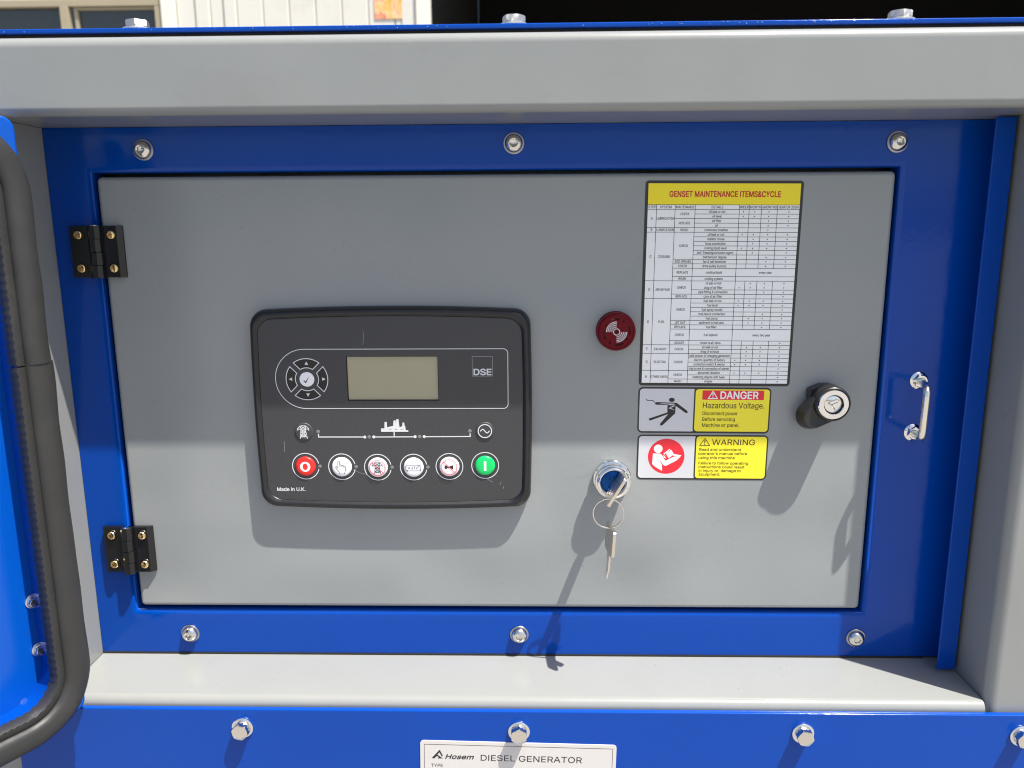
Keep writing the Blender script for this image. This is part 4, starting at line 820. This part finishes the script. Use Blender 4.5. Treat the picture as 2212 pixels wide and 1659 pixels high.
for i, r_ in enumerate(T):
    z0, z1 = zs[i], zs[i + 1]
    def span(col):
        j = i + 1
        while j < len(T) and not T[j][col]: j += 1
        return zs[j]
    if r_[0]: hline(2.5, 128.9, z0); zz = (z0 + span(0)) / 2; txt += cell(r_[0], 0, zz, 2.2); txt += cell(r_[1], 1, zz, 2.0, .82, .97)
    elif r_[2]: hline(cols[2], 128.9, z0)
    elif r_[3] == 'drag of air filter': pass
    else: hline(cols[3], 128.9, z0)
    if r_[2]: txt += cell(r_[2], 2, (z0 + span(2)) / 2, 2.0)
    txt += cell(r_[3], 3, (z0 + z1) / 2, 2.0, .80, .98)
    if isinstance(r_[4], str):
        if r_[4].strip(): txt += text_loops(r_[4], X_(104), Z_((z0 + z1) / 2 + .95), 2.0, align='c', sx=.8)
    else:
        for q, bit in enumerate((8, 4, 2, 1)):
            if r_[4] & bit: dots.append(ring(.50, 8, (X_((cols[4 + q] + cols[5 + q]) / 2 + (-.6, -.4, -.2, .6)[q]), Z_((z0 + z1) / 2))))
        for q in (5, 6, 7): vline(cols[q], z0, z1)
for q in (1, 2, 3, 4): vline(cols[q], 19.7, 172.0)
for q in (5, 6, 7): vline(cols[q], 19.7, 23.5)
mb.build('table_lines', INKK, ms, smooth=False, recalc=False)
flat('table_lettering', txt, INKK, ms, h=.42, t=.04, off=.05)
flat('table_dots', dots, INKK, ms, h=.44, t=.04)

# danger sticker
dw, dh = 116., 41.4
ds = sticker('danger_sticker', 'wide sticker reading DANGER Hazardous Voltage under the maintenance chart', (152.75, 1237.0), dw, dh, .45, r=4.2)
def dX(x, y): return (x - (100 - 30 * (y - 75) / 715)) * .0562 - dw / 2
def dZ(y): return dh / 2 - (y - 80) * .0580
def dP(l): return [(dX(x, y), dZ(y)) for x, y in l]
flat('silver_field', [rrect(-dw / 2 + 1.3, -dw / 2 + 50.5, -dh / 2 + 1.5, dh / 2 - 1.4, 3)], STS, ds, h=.34, t=.08)
fl_ = flat('divider', [rrect(-9.2, dw / 2 - .3, -dh / 2 + .4, dh / 2 - .4, 3.2)], STK, ds, h=.38, t=.08)
flat('yellow_field', [rrect(-7.9, dw / 2 - 1.3, -dh / 2 + 1.7, dh / 2 - 1.6, 2.7)], STY2, ds, h=.43, t=.08)
flat('red_band', [[(-2.0, dh / 2 - 11.0), (dw / 2 - 6.3, dh / 2 - 11.0), (dw / 2 - 6.3, dh / 2 - 2.6), (-2.0, dh / 2 - 2.6)]], STR, ds, h=.48, t=.06)
flat('danger_lettering', text_loops('DANGER', 13.2, dh / 2 - 10.0, 6.4, width=33.8), STW, ds, h=.55, t=.05, off=.26)
def warn_tri(x, z, w, h, m, parent, hh, lw=.75):
    strokes('alert_triangle', [['c', (x - w / 2, z), (x, z + h), (x + w / 2, z)]], lw, hh, m, parent)
    flat('exclamation_mark', [[(x - .55, z + h * .72), (x + .55, z + h * .72), (x + .22, z + h * .30), (x - .22, z + h * .30)], ring(.48, 10, (x, z + h * .17))], m, parent, h=hh + .06, t=.05)
warn_tri(7.2, dh / 2 - 9.9, 8.0, 6.6, STW, ds, .55, .8)
txt = text_loops('Hazardous Voltage.', -1.6, dh / 2 - 18.6, 5.0, width=54.5)
for i, t in enumerate(('Disconnect power', 'Before servicing', 'Machine or panel.')):
    txt += text_loops(t, -1.4, dh / 2 - 24.8 - 5.35 * i, 3.1, width=(31.0, 29.2, 33.4)[i])
flat('lettering', txt, INKY, ds, h=.52, t=.05, off=.06)
# falling figure struck by a spark
fig = [[(355, 330), (380, 312), (560, 317), (690, 320), (860, 448), (862, 475), (835, 482), (700, 385), (675, 372), (668, 485), (470, 672), (440, 680), (428, 655), (560, 495), (280, 600), (256, 592), (258, 570), (545, 472), (548, 355), (385, 352), (360, 350)]]
for i, l in enumerate(fig): flat('shock_figure', [dP(l), dP([(400, 327), (560, 333), (655, 335), (670, 345), (600, 358), (612, 372), (565, 347), (500, 342)]), dP([(560, 405), (615, 380), (575, 362), (640, 360), (672, 368), (600, 400), (668, 440)])], INKK, ds, h=.42, t=.05)
flat('figure_head', [dP([(616 + 45 * math.cos(R(a)), 276 + 33 * math.sin(R(a))) for a in range(0, 360, 12)])], INKK, ds, h=.43, t=.05)
strokes('spark_line', [dP([(214, 266), (235, 287), (320, 288), (360, 325)])], .55, .42, INKK, ds)

# warning sticker
ww, wh = 115.6, 41.4
ws = sticker('warning_sticker', 'sticker with a red manual-reading circle reading WARNING, lowest on the door', (152.8, 1193.9), ww, wh, .4, r=4.2)
def wX(x, y): return (x - (90 - 35 * (y - 820) / 695)) * .0562 - ww / 2
def wZ(y): return wh / 2 - (y - 822) * .0590
def wP(l): return [(wX(x, y), wZ(y)) for x, y in l]
flat('silver_field', [rrect(-ww / 2 + 1.3, -ww / 2 + 53, -wh / 2 + 1.4, wh / 2 - 1.3, 3)], STS, ws, h=.34, t=.08)
flat('divider', [rrect(-6.9, ww / 2 - .3, -wh / 2 + .4, wh / 2 - .4, 3.4)], STK, ws, h=.38, t=.08)
flat('yellow_field', [rrect(-5.6, ww / 2 - 1.3, -wh / 2 + 1.5, wh / 2 - 1.3, 2.8)], STY2, ws, h=.43, t=.08)
flat('red_disc', [ring(16.2, 64, (wX(535, 1160), wZ(1158)))], STR, ws, h=.40, t=.05)
flat('reader_head', [ring(3.85, 30, (wX(410, 1040), wZ(1040)))], STW, ws, h=.46, t=.05)
flat('reader_figure', [wP([(325, 1115), (440, 1115), (470, 1140), (520, 1228), (660, 1160), (695, 1165), (705, 1215), (690, 1225), (530, 1308), (495, 1300), (435, 1225), (425, 1225), (468, 1290), (466, 1388), (400, 1350), (340, 1310), (312, 1280)])], STW, ws, h=.46, t=.05)
flat('open_book', [wP([(490, 1118), (590, 1040), (600, 1048), (505, 1125), (545, 1175), (520, 1150)]), wP([(530, 1110), (615, 1055), (660, 1125), (572, 1188)]), wP([(640, 1150), (668, 1122), (775, 1142), (712, 1210), (700, 1165), (670, 1150)]), wP([(480, 1135), (505, 1155), (535, 1190), (520, 1190), (500, 1175)])], STW, ws, h=.46, t=.05)
warn_tri(wX(1143, 980), wZ(985), 9.0, 6.6, INKY, ws, .52, .55)
txt = text_loops('WARNING', wX(1255, 930), wZ(973), 5.0, width=38.5)
for t, x, y, w_ in (('Read and understand', 1052, 1065, 37.5), ("operator's manual before", 1038, 1128, 43.5), ('using this machine.', 1040, 1194, 33.5), ('Failure to follow operating', 1040, 1278, 44.5),
                    ('Instructions could result', 1042, 1338, 41), ('in injury or  damage to', 1042, 1397, 37.8), ('Equipment.', 1045, 1455, 19.3)):
    txt += text_loops(t, wX(x, y), wZ(y), 2.35, width=w_)
flat('lettering', txt, INKY, ws, h=.52, t=.05, off=.04)

# nameplate on the lower panel
NC2 = (-12.0, 912.0); kk = 1.0099
npl = empty('nameplate', (NC2[0], LY, NC2[1]), (0, R(1.1), 0)); tag(npl, 'white diesel generator nameplate below the bolts of the blue lower panel', 'nameplate')
hw_ = 167.2 / 2 * kk; top = 50.2
flat('plate', [rrect(-hw_, hw_, -60, top, 3)], PLATE, npl, h=.7, t=.7)
strokes('border_line', [['c', (-hw_ + 3.5, -56), (hw_ - 3.2, -56), (hw_ - 3.2, top - 3.5), (-hw_ + 3.5, top - 3.5)]], .35, .78, INKK, npl)
flat('lettering', text_loops('DIESEL GENERATOR', -hw_ + 51.5, top - 18.0, 5.6, width=88.4), INKK, npl, h=.8, t=.06)
flat('lettering', text_loops('TYPE', -hw_ + 9.2, top - 25.2, 3.0, width=10.5), INKK, npl, h=.8, t=.06)
lx, lz = -hw_ + 9.8, top - 16.9
flat('logo', [[(lx, lz), (lx + 7.0, lz + 8.4), (lx + 9.8, lz + 2.4), (lx + 8.6, lz + 2.2), (lx + 6.9, lz + 5.9), (lx + 4.9, lz + 3.6), (lx + 9.6, lz + .1), (lx + 5.2, lz - .1), (lx + 6.2, lz + 1.3), (lx + 4.6, lz + 2.3), (lx + 3.2, lz + .9), (lx + 2.6, lz)]], INKK, npl, h=.8, t=.06)
flat('brand_lettering', text_loops('Hosem', lx + 11.2, lz - .1, 4.3, width=25.0, shear=.28), INKK, npl, h=.81, t=.06, off=.15)

# ------------------------------------------------------------------ open access door at the left, swung towards the viewer
TH = R(122); DD = Vector((math.cos(TH), -math.sin(TH), 0)); NN = Vector((-DD.y, DD.x, 0))       # width and inner-face directions
ad = empty('access_door', (-381.8, -80, 994)); tag(ad, 'open blue outer door at the left edge with a rubber seal round its inside', 'door')
def A(u, n, z): v = DD * u + NN * n; return (v.x, v.y, z)
ZH = 485.5; UW = 560
# skin with softly folded corner
def outline(ins, n_):
    pts = rrect(ins, UW - ins, ins, ZH - ins, 9, 6); return [A(x, n_, z) for x, z in pts]
b = MB(); b.loft([outline(1.5, -16), outline(0, -14), outline(0, -2), outline(.6, -.6), outline(2, 0)], True, True)
b.build('door_skin', BLUEIN, ad, angle=50, wn=True)
# raised inner flange that carries the seal
def path2(off, u0=15., zb=13., zt_=480., rb=46., rt_=52.):
    """rounded-rectangle path of the seal; off moves it inwards"""
    u = u0 + off; zb_, zt2 = zb + off, zt_ - off; ub = 545 - off
    pts = []
    rb_, rt2 = rb - off, rt_ - off
    for k in range(13): a = R(90 - 90 * k / 12 + 90); pts.append((u + rt2 + rt2 * math.cos(a), zt2 - rt2 + rt2 * math.sin(a)))   # 180 -> 90: from the side to the top (reversed below)
    pts = [(u + rt2 - rt2 * math.cos(R(90 * k / 14)), zt2 - rt2 + rt2 * math.sin(R(90 * k / 14))) for k in range(15)][::-1]
    top_ = [(ub - 40 * 0, zt2)]
    side = [(u, zt2 - rt2 - (zt2 - rt2 - zb_ - rb_) * k / 40) for k in range(1, 40)]
    bot = [(u + rb_ - rb_ * math.cos(R(90 * k / 12)), zb_ + rb_ - rb_ * math.sin(R(90 * k / 12))) for k in range(13)]
    return top_ + pts + side + bot + [(ub, zb_)]
fl0 = path2(21.5)
# seal: grip strip and hollow bulb, in two lengths meeting half-way down the hinge side
seal = empty('rubber_seal', (0, 0, 0)); seal.parent = ad
gp = path2(17.2); bp = path2(5.4)
def sub(path, z0, z1, side=True):
    return path
def split(path, zj):
    out1, out2 = [], []
    for i in range(len(path) - 1):
        a, c = path[i], path[i + 1]
        out1.append(a) if not out2 else out2.append(a)
        if not out2 and abs(a[0] - c[0]) < 1e-6 and a[1] >= zj > c[1]:
            out1.append((a[0], zj)); out2.append((a[0], zj - 1.0))
    out2.append(path[-1]); return out1, out2
def densify(path, step):
    out = []
    for i in range(len(path) - 1):
        a, c = path[i], path[i + 1]; d = math.dist(a, c); k = max(1, int(d / step))
        for j in range(k): out.append((a[0] + (c[0] - a[0]) * j / k, a[1] + (c[1] - a[1]) * j / k))
    out.append(path[-1]); return out
def sweep2(path, prof, jitter=None, dn=0.):
    """prof: closed list of (outward offset q from the path, height n)"""
    loops = []
    for i, (u, z) in enumerate(path):
        a = path[max(i - 1, 0)]; c = path[min(i + 1, len(path) - 1)]
        t = Vector((c[0] - a[0], c[1] - a[1])).normalized(); q = Vector((t.y, -t.x))    # outward: left side of travel
        lp = []
        for (o_, n_) in prof:
            jo = jitter(i, o_, n_) if jitter else 0
            lp.append(A(u - (-q.x) * (o_ + jo), n_ + dn, z - (-q.y) * (o_ + jo)))
        loops.append(lp)
    return loops
def ribj(i, o_, n_): return (-1.0 if i % 2 else .1) if o_ < -2.5 else (-.2 if i % 2 else 0)
gprof = [(-4.0, 23), (-4.4, 25), (-4.4, 31), (-3.0, 33.6), (1.6, 33.9), (3.6, 32.2), (4.0, 30), (4.0, 23)]
b = MB(); b.loft(sweep2(densify(path2(17.2), 12), [(1.0, 0), (-3.9, 32), (-2.7, 32), (2.2, 0)]), True, True); b.build('flange', BLUE, ad, angle=50)  # flange leans inwards in the darker blue, standing in for the shadow strip
bprof = []
for a in range(0, 360, 18):
    ca, sa = math.cos(R(a)), math.sin(R(a)); bprof.append((9.9 * math.copysign(abs(ca) ** .72, ca), 28.0 + 10.0 * math.copysign(abs(sa) ** .72, sa)))
for k_, (gseg, bseg) in enumerate(zip(split(gp, 306), split(bp, 308))):
    b = MB(); b.loft(sweep2(densify(gseg, 2.4), gprof, ribj), True, True); b.build('grip_strip', RUB, seal, angle=50)
    off = 0 if k_ == 0 else 1.1
    wob = lambda i, o_, n_: (.45 * math.sin(i * .9) * math.sin(i * .13 + 1) + .35 * math.sin(i * .21 + o_ * .3)) * (1 if o_ > 0 else .2) + off * (1 if o_ > 0 else -.2)
    bs = densify(bseg, 6)
    if k_ == 0: end = bs[-1]; bs[-1] = (end[0], end[1] - 1.5)
    b = MB(); b.loft(sweep2(bs, bprof, wob, dn=(.8 if k_ == 0 else 0)), True, True); b.build('seal_bulb', RUB, seal, angle=60)
# hinge nuts standing on the inner face beside the flange
rotn = Vector((0, -1, 0)).rotation_difference(NN).to_euler()
for z_, u_ in ((112, 31.8), (70, 31.8)):
    o = hexbolt(ad, A(u_ - 0, 0, z_), rotn, spin=z_ * .01, name='flange_nut')
    sd = lathe([(3.2, 6), (3.2, 15), (2.8, 15.6)], 20).build('stud', RUBD, None); sd.parent = o; o.scale = (.62,) * 3
flat_ = MB(); 
b = MB(); b.loft([[A(48 + a, .3, 30 + c) for a, c in ((-3, 2), (-1, 5), (2, 4), (3.5, 0), (0, -3), (-3, -2))]], False, True); b.build('bare_metal_chip', WASHER, ad, smooth=False)

# ------------------------------------------------------------------ ground and the workshop behind
g = MB().poly([(-60000, -60000, 0), (60000, -60000, 0), (60000, 60000, 0), (-60000, 60000, 0)]).build('ground', CONC, None, smooth=False); tag(g, kind='structure')
BY = 4800.
wk = empty('workshop_building', (-1500, BY, 0)); tag(wk, 'cream clad workshop building with a window and a dark open bay behind the generator', 'building')
def B(x0, x1, y0, y1, z0, z1, nm, m, parent=wk, bev=0):
    return MB().box(x0 + 1500, x1 + 1500, y0, y1, z0, z1).build(nm, m, parent, bevel=bev, smooth=bool(bev))
# cladding right of the window: single folded sheets
xs = -2284.
i = 0
pit = 170.6
pedges = [-2284, -2160, -2062, -1975, -1890, -1719, -1549, -1378, -1208, -1037, -866, -820]
for i in range(len(pedges) - 1):
    x0, x1 = pedges[i] + 1500, pedges[i + 1] + 1500 - 3
    rib = 9 if i in (1, 3) else 0
    pr = [(x0, 40), (x0, 6), (x0 + 5, 0 - rib), (x1 - 7, 0 - rib), (x1, 9), (x1, 40)]
    b = MB().loft([[(x, y, 0) for x, y in pr], [(x, y, 4200) for x, y in pr]], True, True)
    b.build('cladding_panel', WALLC, wk, smooth=False)
B(-823, -733, -6, 40, 0, 4200, 'corner_trim', WALLC, bev=3)
B(-730, -640, -22, 60, 0, 4200, 'bay_post', WALLW, bev=4)
B(-2378, -2288, -25, 60, 0, 4200, 'window_trim', WALLW, bev=4)
B(-6000, -2380, 0, 80, 2836, 4200, 'wall', WALLC); B(-6000, -2380, 0, 80, 0, 1500, 'wall', WALLC); B(-6000, -4400, 0, 80, 1500, 2836, 'wall', WALLC)
wf = empty('window', (0, 0, 0)); wf.parent = wk
def fr_(nm, x0, x1, z0, z1, y0=-12, y1=60): return B(x0, x1, y0, y1, z0, z1, nm, WINF, wf, 2)
fr_('frame_rail', -4400, -2382, 2790, 2834); fr_('frame_rail', -4400, -2382, 1502, 1550)
fr_('frame_stile', -4399, -4350, 1552, 2788); fr_('frame_stile', -2424, -2384, 1552, 2788); fr_('mullion', -3040, -2986, 1552, 2788, -20)
fr_('sash_stile', -2958, -2936, 1552, 2770, 8, 50); fr_('sash_rail', -2958, -2426, 2772, 2788, 8, 50)
B(-4350, -3042, 30, 36, 1552, 2789, 'pane', GLASS, wf); B(-2936, -2426, 30, 36, 1552, 2771, 'pane', GLASS, wf)
# dark bay behind the open front, roof and side walls
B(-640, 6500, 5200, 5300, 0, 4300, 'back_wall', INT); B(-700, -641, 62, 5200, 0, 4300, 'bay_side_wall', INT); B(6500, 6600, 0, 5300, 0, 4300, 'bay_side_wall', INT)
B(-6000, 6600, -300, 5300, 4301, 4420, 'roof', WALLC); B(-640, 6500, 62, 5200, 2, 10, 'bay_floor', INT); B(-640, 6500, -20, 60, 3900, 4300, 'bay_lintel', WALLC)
# sun-bleached print pasted on the cladding
po = MB().box(-124, 124, -1.5, 0, -2, 262).build('wall_poster', POSTER, None, smooth=False); po.location = (-.874, (BY - 4) / 1000, 2.696)
tag(po, 'orange and red floral poster pasted on the cream cladding', 'poster')
